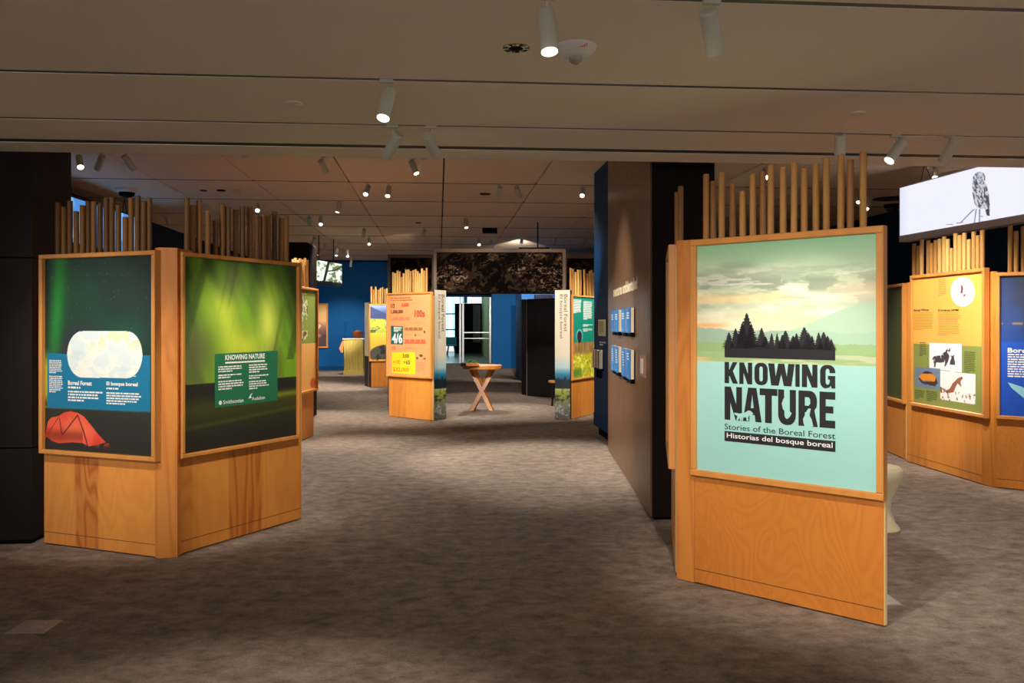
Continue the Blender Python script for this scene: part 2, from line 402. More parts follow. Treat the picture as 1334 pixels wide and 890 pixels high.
# ------------------------------------------------------------------ structure
S = MB().rect(WORLD, 0, 0, 0, 0, 0)
fl = MB(); fl.add([(-16, -6, 0), (16, -6, 0), (16, 40, 0), (-16, 40, 0)], [(0, 1, 2, 3)]); fl.build('floor', M['carpet'], kind='structure')
def gbox(mb, u0, u1, v0, v1, z0, z1):
    mb.prism([G(u0, v0), G(u1, v0), G(u1, v1), G(u0, v1)], z0, z1); return mb
UL, UR, VB = -5.84, 8.46, 29.3
ceil = gbox(MB(), UL-.3, UR+.3, 6.0, VB+9, ZC+.05, ZC+.2)
gbox(ceil, UL-5, UR+5, -5, 6.0, ZS+.09, ZS+.24)
gbox(ceil, UL-.3, UR+.3, 6.0, 6.18, ZS+.09, ZC+.2)
ceil = ceil.build('ceiling', M['joint'], kind='structure')
# gallery ceiling panels, joints recessed
pm = None
us = [0.063+1.38*k for k in range(-5, 7)]; vrow = [9.03+1.94*k for k in range(-2, 11)]
jw = 0.009
for iv in range(len(vrow)-1):
    for iu in range(len(us)-1):
        u0, u1, v0, v1 = us[iu]+jw, us[iu+1]-jw, vrow[iv]+jw*1.4, vrow[iv+1]-jw*1.4
        if v1 < 6.3: continue
        if pm is None:
            a = (us[iu+1]-us[iu])/2-jw; b = (vrow[iv+1]-vrow[iv])/2-jw*1.4
            q = MB().quadbox(WORLD, -a, a, 0, .05, -b, b, .004)
            pm = bpy.data.meshes.new('ceiling_panel'); pm.from_pydata([(x, -z, y) for x, y, z in q.v], [], q.f); pm.materials.append(M['ceil'])
        cu, cv = (u0+u1)/2, (v0+v1)/2; X, Y = G(cu, cv)
        if v0 < 6.2: continue
        o = bpy.data.objects.new('ceiling_panel', pm); link(o, ceil); o.location = (X, Y, ZC); o.rotation_euler = (0, 0, TH)
# soffit strips between the slots
slots = [(3.105, .042), (4.24, .044), (5.20, .044), (5.83, .11)]
edges = [-4.5]+[x for s_, w_ in [(1.0, .028)]+slots for x in (s_-w_/2, s_+w_/2)]+[6.2]
for i in range(0, len(edges), 2):
    gbox(MB(), UL-5, UR+5, edges[i], edges[i+1], ZS, ZS+.09).build('ceiling_panel', M['soffit'], ceil)
for s_, w_ in slots[:3]:
    gbox(MB(), UL-5, UR+5, s_-w_/2, s_+w_/2, ZS+.003, ZS+.06).build('lighting_track', M['track'], ceil)
gbox(MB(), UL-5, UR+5, slots[3][0]-.055, slots[3][0]+.055, ZS+.004, ZS+.088).build('lighting_track', M['slot'], ceil)
for vv in vrow[1:]:
    gbox(MB(), UL, UR, vv-.012, vv+.012, ZC-.003, ZC+.04).build('lighting_track', M['joint'], ceil)
# walls
gbox(MB(), UL-.2, UL, 6.2, VB, 0, ZC+.1).build('wall_left', M['navy'], kind='structure')
gbox(MB(), UR, UR+.2, 6.2, VB, 0, ZC+.1).build('wall_right', M['navy'], kind='structure')
# back wall left of the opening, in blue (its top stays dark because no lamp reaches it)
xo = at(581, 30)[0]; uo = xo*CT+30*ST
gbox(MB(), UL, uo-.15, VB, VB+.2, 0, ZC+.1).build('wall_back', M['blue'], kind='structure')
gbox(MB(), UL, uo-.15, VB-.015, VB, 0.02, .14).build('baseboard_back', M['darkblue'], kind='structure')
# blue wall right of the glazed opening
pa = floor_pt(641, 479.7); pb = floor_pt(670, 479.7)
Fb = Face(pa, (pa[0]+8, pa[1]+8*ST/CT)); bw = MB().box(Fb, 0, 8.0, 0, .25, 0, ZC+.1); bw.build('wall_back', M['blue'], kind='structure')
# blue return in front of it
pc = floor_pt(679.5, 496.3); pd_ = floor_pt(671.8, 491)
Fc = Face(pd_, pc); MB().box(Fc, 0, Fc.W, 0, 5.0, 0, 2.9).build('wall_partition', M['darkblue'], kind='structure')
# header above the opening
Fh = Face(at(560, 34.4), at(690, 34.4)); MB().box(Fh, -.5, Fh.W+3, 0, .2, 2.70, ZC+.1).build('wall_back', M['navy'], kind='structure')
# left column, clad in stacked panels
c0 = (-3.29, 5.95); ux = c0[0]*CT+c0[1]*ST; vx = -c0[0]*ST+c0[1]*CT
lc_ = MB(); gbox(lc_, ux-3.0, ux-.012, vx+.012, vx+.63, 0, ZC+.05); lc_ = lc_.build('wall_column', M['void'], kind='structure')
for z0, z1 in ((0.03, .655), (.665, 1.96), (1.97, ZC+.04)):
    gbox(MB(), ux-3.0, ux, vx-.004, vx+.63, z0, z1).build('cladding_panel', M['column'], lc_)
# right partition: brown cladding with a blue length behind
xw = lambda Y: .897+.0245*Y
pl = MB(); pl.prism([(1.06, 6.657), (1.56, 6.70), (1.62, 12.05), (1.30, 12.05), (1.30, 10.41), (1.152, 10.41)], .03, ZC+.05)
pw = pl.build('wall_right_partition', M['brown'], kind='structure')
MB().prism([(1.075, 6.645), (1.562, 6.688), (1.562, 6.70), (1.075, 6.657)], .03, ZC+.05).build('end_panel', M['black'], pw)
MB().prism([(1.10, 6.70), (1.55, 6.74), (1.6, 12.0), (1.34, 12.0), (1.2, 10.36)], .0, .03).build('toe_recess', M['void'], pw)
bl = MB().prism([(1.226+.055, 10.415), (1.60, 10.415), (1.60, 12.06), (1.141, 12.05)], .12, ZC+.05); bl.build('wall_partition', M['darkblue'], kind='structure')
MB().prism([(1.33, 10.43), (1.59, 10.43), (1.59, 12.0), (1.20, 12.0)], 0, .12).build('baseboard_partition', M['void'], kind='structure')
MB().prism([(1.226+.048, 10.415), (1.30, 10.415), (1.16, 12.06), (1.134, 12.06)], .12, .30).build('baseboard_partition', M['darkblue'], kind='structure')

# ------------------------------------------------------------------ kiosk pieces
def graphic_frame(F, root, pxl, pxr, ytl, ybl, yoff, fw=.034, depth=.055, m='frame', ztop=None, x0=None, x1=None, z0=None, z1=None):
    """timber frame; outer corners measured at its front plane. returns inner opening"""
    if x0 is None:
        x0, z1 = F.loc(pxl, ytl, yoff); _, z0 = F.loc(pxl, ybl, yoff); x1, _ = F.loc(pxr, HY, yoff)
    y0 = yoff; y1 = yoff+depth
    mb = MB(); b = .005
    mb.quadbox(F, x0, x1, y0, y1, z1-fw, z1, b); mb.quadbox(F, x0, x1, y0, y1, z0, z0+fw, b)
    mb.quadbox(F, x0, x0+fw, y0, y1, z0+fw, z1-fw, b); mb.quadbox(F, x1-fw, x1, y0, y1, z0+fw, z1-fw, b)
    fr = mb.build('frame', M[m], root)
    return fr, (x0+fw, x1-fw, z0+fw, z1-fw)
def ply_face(F, root, m, x0=0, x1=None, zt=1.97, th=.03, seam=True):
    x1 = F.W if x1 is None else x1
    p = MB().quadbox(F, x0, x1, 0, th, .008, zt, .002).build('plywood_panel', M[m], root)
    if seam: MB().box(F, x0+.004, x1-.004, -.0015, .001, .085, .088).build('base_seam', M['inkbrown'], p)
    MB().box(F, x1-.0005, x1+.006, .002, th-.002, .01, zt-.002).build('edge_band', M['edge'], p)
    return p
def poles(F, root, specs, yc, r, mats=('pole', 'pole', 'pole2'), zb=.004, tilt=.008, R=random.Random(3)):
    """one dowel per entry (pixel of its centre, pixel of its top), standing on the floor behind the panel"""
    for i, (px, py) in enumerate(specs):
        y = yc+R.uniform(-.02, .02); x, zt = F.loc(px, py, y)
        dx = R.uniform(-tilt, tilt)
        mb = MB().cyl(F.pt(x+dx, y, zb), F.pt(x, y, zt-.003), r*.99, r, 14, False)
        b = len(mb.v); mb.cyl(F.pt(x, y, zt-.003), F.pt(x, y, zt), r, r*.9, 14, True); mb.sm = True
        mb.lc = [(a+i*1.37, c+i*.61, d+i*.37) for a, c, d in mb.lc]
        mb.build('pole', M[R.choice(mats)], root)
def crop(x0, y0, s): return lambda L: [(x0+a/s, y0+b/s) for a, b in L]

# ================================================================== KNOWING NATURE kiosk (front right)
PL, PR = floor_pt(904.5, 760), floor_pt(1151.5, 817.6); F = Face(PL, PR)
kn = empty('exhibit_kiosk', (PL[0], PL[1], 0), 'large plywood display kiosk with the black KNOWING NATURE title on a pale aqua panel', 'display kiosk', 'plywood display kiosks')
ply_face(F, kn, 'ply')
A0, A1 = Vector(floor_pt(881.5, 754.5)), Vector(PL)
out = (A0-A1).normalized(); nn = Vector((-.3, .95)).normalized()
MB().prism([tuple(A0), tuple(A1), tuple(A1+Vector((.10, .16))), tuple(A0+Vector((.10, .14)))], .004, 2.0).build('post', M['post'], kn)
fr, (x0, x1, z0, z1) = graphic_frame(F, kn, 898.5, 1150.5, 312.8, 619.3, -.035, fw=.036)
ar = Art(F, x0, x1, z0, z1, -.012, 300, 390)
U, V = ar.U, ar.V
top = 1-V
ar.ramp([(0, (156, 214, 208)), (.44, (168, 222, 216)), (.485, (170, 222, 216)), (.486, (200, 210, 160)), (.56, (190, 205, 150)), (.62, (228, 222, 176)), (.75, (226, 232, 200)), (.88, (196, 224, 188)), (1, (150, 204, 160))])
sky = sst(.60, .66, V)
n = noise(U*1.0, V*2.6, 3.2, 5.0, 5, 2); n2 = noise(U, V*2.2, 7, 12, 4, 5)
ar.fill((255, 250, 225), sst(.45, .75, n)*sky*(1-sst(.80, .97, V))*.8)
band = np.exp(-((V-.845+.03*U)/.030)**2)*sst(.42, .6, n2+.12*(U < .5))+np.exp(-((V-.80)/.018)**2)*sst(.5, .62, n2)*.8+np.exp(-((V-.90)/.02)**2)*sst(.1, .2, U)*(1-sst(.28, .42, U))*.55
ar.fill((138, 158, 136), np.clip(band, 0, 1)*.75*sky)
stk = noise(U*1.0+V*.3, V, 5, 42, 5, 17); ar.fill((166, 184, 160), sst(.54, .66, stk)*sst(.68, .74, V)*(1-sst(.86, .93, V))*.55); ar.fill((250, 250, 236), sst(.50, .40, stk)*0+(1-sst(.34, .44, stk))*sst(.64, .70, V)*(1-sst(.84, .92, V))*.7)
ar.fill((250, 222, 150), np.exp(-((V-.76)/.022)**2)*sst(.42, .6, n)*(1-sst(.35, .7, U))*.7)
ar.fill((252, 226, 190), np.exp(-((V-.79)/.04)**2)*sst(.62, .95, U)*.6)
ar.fill((176, 196, 170), np.exp(-((V-.725)/.016)**2)*.5*sst(.3, .6, n2))
ar.fill((255, 176, 120), np.exp(-((V-.645)/.010)**2)*(1-sst(.1, .22, U))*.8)
mt = .60+.035*noise(U, U*0, 7, 1, 3, 8)+.012*(U < .4)
ar.fill((140, 180, 168), (V < mt)*(V > .53)*.75)
m2 = .57+.155*sst(.3, 1.0, U)+.012*noise(U, U*0, 12, 1, 3, 9)
ar.fill((176, 212, 188), (V < m2)*(V > .53)*(U > .3)*.85)
tr = .555+.010*noise(U, U*0, 60, 1, 3, 3)
ar.fill((150, 184, 104), (V < tr+.01)*(V > .53)*.6)
ar.fill((142, 182, 122), (V < .532)*(V > .486)*.7)
ar.fill((206, 214, 176), (V < .525)*(V > .486)*sst(.5, .62, noise(U, V, 5, 60, 3, 4))*.8)
ar.fill((240, 196, 130), (V < .505)*(V > .486)*(1-sst(.0, .14, U))*.8)
dp = ar.mesh('graphic_panel', M['print'], kn)
c = crop(930, 400, 4.447)
yf = -.0132
# silhouette of spruces standing on a block
R = random.Random(5)
xa, za = F.loc(*c([(62, 292)])[0], yf); xb, zb = F.loc(*c([(703, 308)])[0], yf)
def spruce(x, h, wd, zb_, R):
    L = []; n_ = 11
    for i in range(n_):
        t = i/n_; L.append((x-wd*.5*(1-t)**.85*R.uniform(.8, 1.15), zb_+h*t)); L.append((x-wd*.5*(1-t)**.85*.5, zb_+h*(t+.45/n_)))
    Rr = []
    for i in range(n_):
        t = i/n_; Rr.append((x+wd*.5*(1-t)**.85*R.uniform(.8, 1.15), zb_+h*t)); Rr.append((x+wd*.5*(1-t)**.85*.5, zb_+h*(t+.45/n_)))
    return L+[(x, zb_+h)]+Rr[::-1]
W_ = xb-xa; sil = MB(); base_h = .066
sil.flat(F, [[(xa, za), (xb, za), (xb, za+base_h*.95), (xb-.012, za+base_h*1.1), (xb-.05, za+base_h*1.02), (xa+.05, za+base_h*1.05), (xa, za+base_h*.9)]], yf)
for u, px_y, wd in ((.04, 145, .09), (.10, 122, .10), (.20, 32, .16), (.16, 90, .12), (.24, 95, .12), (.335, 118, .10), (.37, 170, .08), (.425, 150, .06), (.475, 150, .05), (.52, 160, .07), (.55, 135, .11), (.62, 165, .09), (.65, 150, .08), (.72, 115, .13), (.76, 150, .09), (.79, 165, .07), (.85, 145, .07), (.895, 143, .10), (.93, 165, .08), (.965, 185, .06)):
    pxx = 62+641*u; x, zt = F.loc(*c([(pxx, px_y)])[0], yf); zb_ = za+base_h*.8
    sil.flat(F, [spruce(x, zt-zb_, wd*1.05, zb_, R)], yf-.0003)
sil.build('forest_silhouette', M['dark'], dp)
# title letters, each drawn as outlines in a unit box
def arc(cx, cy, rx, ry, a0, a1, n_=7): return [(cx+rx*math.cos(math.radians(a0+(a1-a0)*i/n_)), cy+ry*math.sin(math.radians(a0+(a1-a0)*i/n_))) for i in range(n_+1)]
def oval(x0, y0, x1, y1, rx, ry):
    return arc(x1-rx, y1-ry, rx, ry, 0, 90)+arc(x0+rx, y1-ry, rx, ry, 90, 180)+arc(x0+rx, y0+ry, rx, ry, 180, 270)+arc(x1-rx, y0+ry, rx, ry, 270, 360)
def glyph(ch):
    s = .36
    if ch == 'K': return [[[(0,0),(s,0),(s,1),(0,1)]], [[(s,.34),(s+.04,.34),(.66,0),(1.06,0),(.66,.58),(1.02,1),(.64,1),(s,.62)]]]
    if ch == 'N': return [[[(0,0),(.33,0),(.33,.52),(.64,0),(1,0),(1,1),(.67,1),(.67,.48),(.36,1),(0,1)]]]
    if ch == 'O': return [[oval(0,-.01,1,1.01,.42,.30), oval(.37,.16,.63,.84,.12,.12)[::-1]]]
    if ch == 'W': return [[[(.12,0),(.40,0),(.5,.52),(.60,0),(.88,0),(1.0,1),(.76,1),(.71,.42),(.615,1),(.385,1),(.29,.42),(.24,1),(0,1)]]]
    if ch == 'I': return [[[(0,0),(1,0),(1,1),(0,1)]]]
    if ch == 'G': return [[[(1,0),(1,.54),(.52,.54),(.52,.38),(.64,.38),(.64,.24)]+arc(.5,.27,.13,.12,-10,-170,5)+[(.37,.3),(.37,.7)]+arc(.5,.73,.13,.12,180,0,5)+[(.63,.66),(1,.66)]+arc(.58,.72,.42,.29,0,90,5)+arc(.42,.72,.42,.29,90,180,5)+arc(.36,.28,.36,.29,180,270,5)+[(.6,.03),(.72,.12),(.76,0)]]]
    if ch == 'A': return [[[(0,0),(.33,0),(.37,.2),(.63,.2),(.67,0),(1,0),(.72,1),(.28,1)], [(.42,.40),(.5,.80),(.58,.40)]]]
    if ch == 'T': return [[[(.31,0),(.69,0),(.69,.80),(1,.80),(1,1),(0,1),(0,.80),(.31,.80)]]]
    if ch == 'U': return [[[(0,1),(0,.28)]+arc(.42,.28,.42,.29,180,270,5)+arc(.58,.28,.42,.29,270,360,5)+[(1,1),(.66,1),(.66,.28)]+arc(.5,.28,.14,.12,0,-180,5)+[(.34,1)]]]
    if ch == 'R': return [[[(0,0),(.34,0),(.34,.40),(.52,.40),(.66,0),(1.02,0),(.84,.46),(.96,.56),(.98,.72)]+arc(.62,.72,.36,.28,0,90,5)+[(0,1)], [(.34,.58),(.34,.82),(.54,.82),(.62,.76),(.62,.64),(.54,.58)]]]
    if ch == 'E': return [[[(0,0),(1,0),(1,.21),(.40,.21),(.40,.41),(.88,.41),(.88,.60),(.40,.60),(.40,.79),(1,.79),(1,1),(0,1)]]]
    return []
def title(F, word, spans, ptl, pbl, y, root_):
    """spans: pixel columns in the crop; ptl/pbl = top and bottom pixel at the first column"""
    x, zt = F.loc(*c([(spans[0][0], ptl)])[0], y); _, zb = F.loc(*c([(spans[0][0], pbl)])[0], y)
    for ch, (pa_, pb_) in zip(word, spans):
        xl, _ = F.loc(*c([(pa_, ptl)])[0], y); xr, _ = F.loc(*c([(pb_, ptl)])[0], y)
        mb = MB()
        for piece in glyph(ch):
            mb.flat(F, [[(xl+(xr-xl)*a, zb+(zt-zb)*b) for a, b in loop] for loop in piece], y)
        mb.build('title_letter', M['dark'], root_)
KS = [(62,135),(147,222),(235,312),(314,468),(472,497),(510,600),(615,703)]
NS = [(62,163),(168,277),(265,368),(372,475),(490,600),(612,703)]
title(F, 'KNOWING', KS, 318, 441, yf, dp); title(F, 'NATURE', NS, 460, 652, yf, dp)
# fox, river and hare cut out of the letters
cut = MB(); y2 = yf-.0008
def cp(L): return [F.loc(*q, y2) for q in c(L)]
cut.flat(F, [cp([(118,612),(150,618),(178,612),(200,600),(212,602),(228,616),(222,628),(206,630),(198,640),(200,660),(190,660),(188,640),(165,640),(160,658),(150,658),(150,640),(138,660),(130,655),(136,632),(118,622)])], y2)
riv = [(430,480),(424,510),(408,538),(402,560),(412,590),(436,616),(432,640)]; wv = [10,9,8,9,13,15,6]
cut.flat(F, [cp([(a-w_, b) for (a, b), w_ in zip(riv, wv)]+[(a+w_, b) for (a, b), w_ in list(zip(riv, wv))[::-1]])], y2)
cut.flat(F, [cp([(528,700),(520,676),(516,650),(524,632),(534,618),(538,600),(548,588),(562,590),(556,612),(554,630),(566,650),(576,690),(560,698)])], y2)
cut.flat(F, [cp([(185,500),(188,500),(182,560),(176,560)])], y2)
cut.build('animal_cutouts', M['aqua'], dp)
sb = MB(); _, zt = F.loc(*c([(62, 675)])[0], yf); _, zb = F.loc(*c([(62, 708)])[0], yf)
x0_, _ = F.loc(*c([(62, 600)])[0], yf); x1_, _ = F.loc(*c([(704, 600)])[0], yf)
sb.text(F, 'Stories of the Boreal Forest', x0_, x1_, zb, zt, yf, .004)
sb.build('subtitle_lettering', M['dark'], dp)
_, zt = F.loc(*c([(62, 718)])[0], yf); _, zb = F.loc(*c([(62, 776)])[0], yf)
MB().rect(F, x0_, x1_, zb, zt, yf).build('title_bar', M['dark'], dp)
hh = zt-zb
MB().text(F, 'Historias del bosque boreal', x0_+.014, x1_-.014, zb+hh*.20, zt-hh*.16, y2, .012).build('bar_lettering', M['inkwhite'], dp)
# second face of the kiosk, seen edge-on on the left
F2 = Face((.985+.17, 5.24+1.05), (.985, 5.24))
ply_face(F2, kn, 'ply_c', seam=False)
graphic_frame(F2, kn, 0, 0, 0, 0, -.04, x0=.02, x1=F2.W-.01, z0=.63, z1=1.99)
MB().box(F2, .05, F2.W-.04, -.004, -.001, .66, 1.96).build('graphic_panel', M['aqua'], kn)
cc = crop(870, 190, 4.447)
poles(F, kn, cc([(222,165),(262,205),(313,155),(375,220),(432,262),(492,165),(550,152),(597,112),(667,122),(732,98),(790,132),(857,102),(918,68),(1003,52),(1058,82),(1131,36)]), .12, .018)
poles(F, kn, cc([(54,270),(74,235)]), .22, .017)

# ================================================================== left kiosk with two aurora panels
PA0, PA1 = floor_pt(57.3, 708.6), floor_pt(202.2, 727.2); PB0, PB1 = floor_pt(235, 723.2), floor_pt(392.7, 676.3)
lk = empty('exhibit_kiosk', (PB0[0], PB0[1], 0), 'plywood kiosk with two aurora photographs, orange tent and white world map, beside the dark column', 'display kiosk', 'plywood display kiosks')
FA = Face(PA0, PA1); FB = Face(PB0, PB1)
ply_face(FA, lk, 'ply_a'); ply_face(FB, lk, 'ply_b')
MB().prism([PA1, floor_pt(206, 728.6), floor_pt(231, 727), PB0, (PB0[0]+.03, PB0[1]+.13), (PA1[0]-.03, PA1[1]+.16)], .004, 2.0).build('post', M['post'], lk)
fr, (x0, x1, z0, z1) = graphic_frame(FA, lk, 49.6, 201.0, 332.0, 591.0, -.06, fw=.030)
a = Art(FA, x0, x1, z0, z1, -.03, 300, 400); U, V = a.U, a.V
a.ramp([(0, (30, 30, 24)), (.21, (40, 44, 34)), (.22, (60, 62, 30)), (.35, (36, 52, 44)), (.6, (14, 36, 40)), (1, (8, 34, 38))])
n = noise(U+V*.35, V, 2.0, 1.3, 4, 21); sk = (V > .215)
a.fill((22, 84, 34), (sst(.35, .75, n)*.55*sk*np.clip(1.1-U*.9, 0, 1)))
a.fill((24, 150, 44), .8*np.exp(-((U-(.10+.10*(V-.6)))/.07)**2)*sst(.25, .6, V)*.95)
a.fill((62, 34, 66), np.exp(-(((U-.30-.5*(V-.52))/.16)**2+((V-.52)/.13)**2))*.85)
a.fill((10, 84, 56), np.exp(-(((U-.72)/.22)**2+((V-.60)/.10)**2))*.7)
a.fill((188, 196, 30), np.exp(-((U-.015)/.035)**2)*sst(.22, .3, V)*(1-sst(.42, .55, V))*.9)
a.fill((120, 130, 40), np.exp(-((V-.222)/.006)**2)*(1-sst(.1, .4, U))*.9)
st = np.random.RandomState(4).rand(*U.shape) > .9993; a.fill((210, 220, 220), (st & (V > .6)).astype(float)*.7)
ct = crop(50, 420, 4.947)
a.fill((0, 118, 160), a.pp(ct([(57, 200), (720, 214), (720, 578), (57, 550)])))
mapm = a.pp(ct([(285,57),(570,58)]+[(572+98*math.sin(math.radians(t)), 209-151*math.cos(math.radians(t))) for t in range(8, 175, 8)]+[(572,360),(283,356)]+[(284-98*math.sin(math.radians(t)), 206+150*math.cos(math.radians(t))) for t in range(8, 175, 8)]))
a.fill((224, 238, 240), mapm)
nn2 = noise(U, V, 11, 15, 5, 38)
a.fill((246, 248, 238), mapm*sst(.5, .54, nn2)*.8); a.fill((190, 218, 224), mapm*sst(.56, .66, noise(U, V, 6, 8, 3, 35))*.35)
a.fill((216, 222, 160), mapm*sst(.58, .64, nn2)*sst(.50, .58, V)*.5)
# tent
cq = crop(50, 480, 7.413)
tent = a.pp(cq([(60,680),(75,600),(95,510),(125,475),(190,462),(250,425),(310,415),(380,430),(440,465),(505,545),(580,640),(650,715),(560,740),(490,752),(420,720),(300,715),(200,725),(130,700),(80,660)]))
a.fill((222, 66, 44), tent); a.fill((244, 96, 66), tent*sst(.4, .65, noise(U, V, 8, 7, 3, 41))*.8)
a.fill((250, 128, 84), tent*a.ell(.30, .11, .13, .05, .6)*.55); a.fill((150, 50, 26), tent*np.exp(-((V-.075)/.03)**2)*(U < .36)*.8)
for L in ([(198,470),(206,470),(232,640),(222,640)], [(376,445),(384,455),(236,645),(226,640)], [(376,455),(384,452),(440,600),(480,745),(470,748),(430,610)], [(190,470),(196,474),(105,620),(80,655)]):
    a.fill((70, 22, 20), a.pp(cq(L))*.9)
a.fill((200, 70, 44), (noise(U, V, 30, 30, 2, 44) > .6)*np.exp(-(((U-.52)/.12)**2+((V-.05)/.02)**2))*.9)
ap = a.mesh('graphic_panel', M['print'], lk)
t = MB(); yt = -.0312
t.pixtext(FA, 'Boreal Forest', 88.6, 119.5, 495.8, 501.6, yt, .035); t.pixtext(FA, 'El bosque boreal', 138.6, 179.5, 497.2, 503.6, yt, .035)
t.pixlines(FA, 88.6, 121, 503.5, 508, 1, yt); t.pixlines(FA, 138.5, 172, 505, 509, 1, yt)
t.pixlines(FA, 88.6, 134, 509.0, 524, 4, yt); t.pixlines(FA, 138.5, 185, 511, 528, 5, yt)
t.pixlines(FA, 64, 82, 469, 487, 8, yt); t.pixlines(FA, 64, 82.5, 489.5, 512, 9, yt); t.pixlines(FA, 174, 182, 489.8, 491.6, 1, yt)
t.build('panel_lettering', M['inkwhite'], ap)
fr, (x0, x1, z0, z1) = graphic_frame(FB, lk, 237.6, 392.4, 327.8, 598.2, -.05, fw=.028)
a = Art(FB, x0, x1, z0, z1, -.025, 260, 330); U, V = a.U, a.V
a.ramp([(0, (34, 34, 26)), (.10, (40, 42, 28)), (.22, (62, 66, 20)), (.30, (30, 32, 26)), (.345, (36, 36, 28)), (.35, (84, 92, 44)), (.6, (66, 96, 40)), (1, (56, 84, 34))])
up = (V > .347); n = noise(U*1.2+V*.5, V*.55, 3.2, 1.8, 4, 51); n3 = noise(U*1.5-V*.5, V*.4, 5, 2.2, 3, 52)
a.fill((128, 186, 34), up*sst(.30, .62, n)*.85)
a.fill((196, 216, 60), up*np.exp(-(((U-.40-.42*(V-.55)*-1)/.13)**2))*sst(.40, .56, V)*(1-sst(.72, .95, V))*.9)
a.fill((214, 228, 86), up*np.exp(-(((U-.72)/.10)**2+((V-.66)/.20)**2))*.95)
a.fill((206, 218, 60), up*np.exp(-(((U-.52)/.14)**2+((V-.52)/.09)**2))*.85)
a.fill((96, 98, 60), up*(np.exp(-(((U-.10)/.16)**2+((V-.52)/.16)**2))*.9+np.exp(-(((U-.40)/.10)**2+((V-.90)/.10)**2))*.7))
a.fill((60, 76, 34), up*sst(.58, .75, n3)*.55*(V > .45))
a.fill((150, 160, 30), np.exp(-(((V-.245-.02*(U-.5))/.018)**2))*sst(.2, .6, U)*.7)
a.fill((96, 110, 30), np.exp(-(((V-.12-.05*U)/.012)**2))*.35)
bp = a.mesh('graphic_panel', M['print'], lk)
cg = crop(270, 440, 8.9); yt = -.0262
MB().pixpoly(FB, cg([(88, 190), (815, 150), (815, 728), (88, 815)]), yt).build('text_box', M['signgreen'], bp)
t = MB(); yt = -.0272
t.text(FB, 'KNOWING NATURE', *[FB.loc(*q, yt)[0] for q in cg([(208, 240), (668, 240)])], FB.loc(*cg([(208, 262)])[0], yt)[1], FB.loc(*cg([(208, 200)])[0], yt)[1], yt, .035)
xs = [FB.loc(*q, yt)[0] for q in cg([(208, 240), (668, 240), (128, 240), (435, 240), (484, 240), (715, 240)])]
zz = lambda py, px=208: FB.loc(270+px/8.9, 440+py/8.9, yt)[1]
t.rect(FB, xs[0], xs[1], zz(302), zz(283), yt)
for n_, a_, b_ in ((3, 335, 415), (2, 432, 487), (4, 505, 622)): t.lines(FB, xs[2], xs[3], zz(b_, 130), zz(a_, 130), n_, yt)
for n_, a_, b_ in ((4, 312, 420), (2, 438, 490), (4, 505, 612)): t.lines(FB, xs[4], xs[5], zz(b_, 484), zz(a_, 484), n_, yt)
t.text(FB, 'Smithsonian', FB.loc(*cg([(185, 750)])[0], yt)[0], FB.loc(*cg([(420, 750)])[0], yt)[0], zz(772, 185), zz(725, 185), yt, .01)
t.text(FB, 'Audubon', FB.loc(*cg([(518, 700)])[0], yt)[0], FB.loc(*cg([(668, 700)])[0], yt)[0], zz(728, 518), zz(686, 518), yt, .01)
cxs, czs = FB.loc(*cg([(152, 755)])[0], yt); t.flat(FB, [[(cxs+.015*math.cos(k*.4), czs+.015*math.sin(k*.4)) for k in range(16)]], yt)
q = FB.loc(*cg([(492, 690)])[0], yt)
t.flat(FB, [[(q[0]-.012, q[1]-.01), (q[0]+.008, q[1]+.02), (q[0]+.03, q[1]+.028), (q[0]+.012, q[1]+.008), (q[0]+.022, q[1]-.006)]], yt)
t.build('credits_lettering', M['inkwhite'], bp)
poles(FA, lk, crop(0, 180, 5.56)([(420,468),(462,498),(507,455),(553,530),(598,487),(640,455),(680,460),(725,468),(770,430),(812,430),(857,485),(908,572),(950,435),(998,418),(1040,458),(1080,432)]), .13, .0185, ('pole4', 'pole4', 'pole2'))
poles(FB, lk, crop(200, 180, 5.56)([(242,432),(284,485),(330,450),(392,528),(450,597),(497,477),(540,497),(595,517),(645,493),(697,497),(750,562),(793,553),(832,543),(877,533),(925,577),(963,563)]), .13, .0185, ('pole4', 'pole2'))

# ================================================================== kiosk on the right, by the owl screen
P0, P1 = floor_pt(1181, 601.5), floor_pt(1279.3, 631.6); FC_ = Face(P0, P1)
rk = empty('exhibit_kiosk', (P0[0], P0[1], 0), 'plywood kiosk under the owl screen, orange and green winter animals panel', 'display kiosk', 'plywood display kiosks')
ply_face(FC_, rk, 'ply_c')
Q0 = floor_pt(1298.8, 635.8); FD = Face(Q0, (Q0[0]+.88, Q0[1]-.72))
ply_face(FD, rk, 'ply')
MB().prism([P1, Q0, (Q0[0]+.16, Q0[1]+.16), (P1[0]+.2, P1[1]+.05)], .004, 2.0).build('post', M['post'], rk)
fr, (x0, x1, z0, z1) = graphic_frame(FC_, rk, 1185.0, 1281.5, 359.4, 528.0, -.045, fw=.036)
a = Art(FC_, x0, x1, z0, z1, -.02, 220, 240); U, V = a.U, a.V
a.fill((240, 176, 84)); a.fill((134, 146, 74), (V < .475).astype(float))
ce = crop(1175, 435, 7.74); ck = crop(1175, 345, 8.9)
a.fill((236, 238, 240), a.pp(ck([(705+140*math.cos(t*.25), 312+172*math.sin(t*.25)) for t in range(26)])))
n = noise(U, V, 40, 40, 3, 61)
disc = a.pp(ck([(705+130*math.cos(t*.25), 312+160*math.sin(t*.25)) for t in range(26)]))
a.fill((190, 196, 220), disc*sst(.5, .62, n)*.6)
for L in ([(680,240),(700,235),(712,280),(700,335),(675,330),(685,290)], [(715,345),(735,335),(738,360),(715,375)]): a.fill((120, 50, 60), a.pp(ck(L)))
ph1 = a.pp(ce([(275,88),(602,100),(602,392),(275,345)])); a.fill((236, 238, 242), ph1)
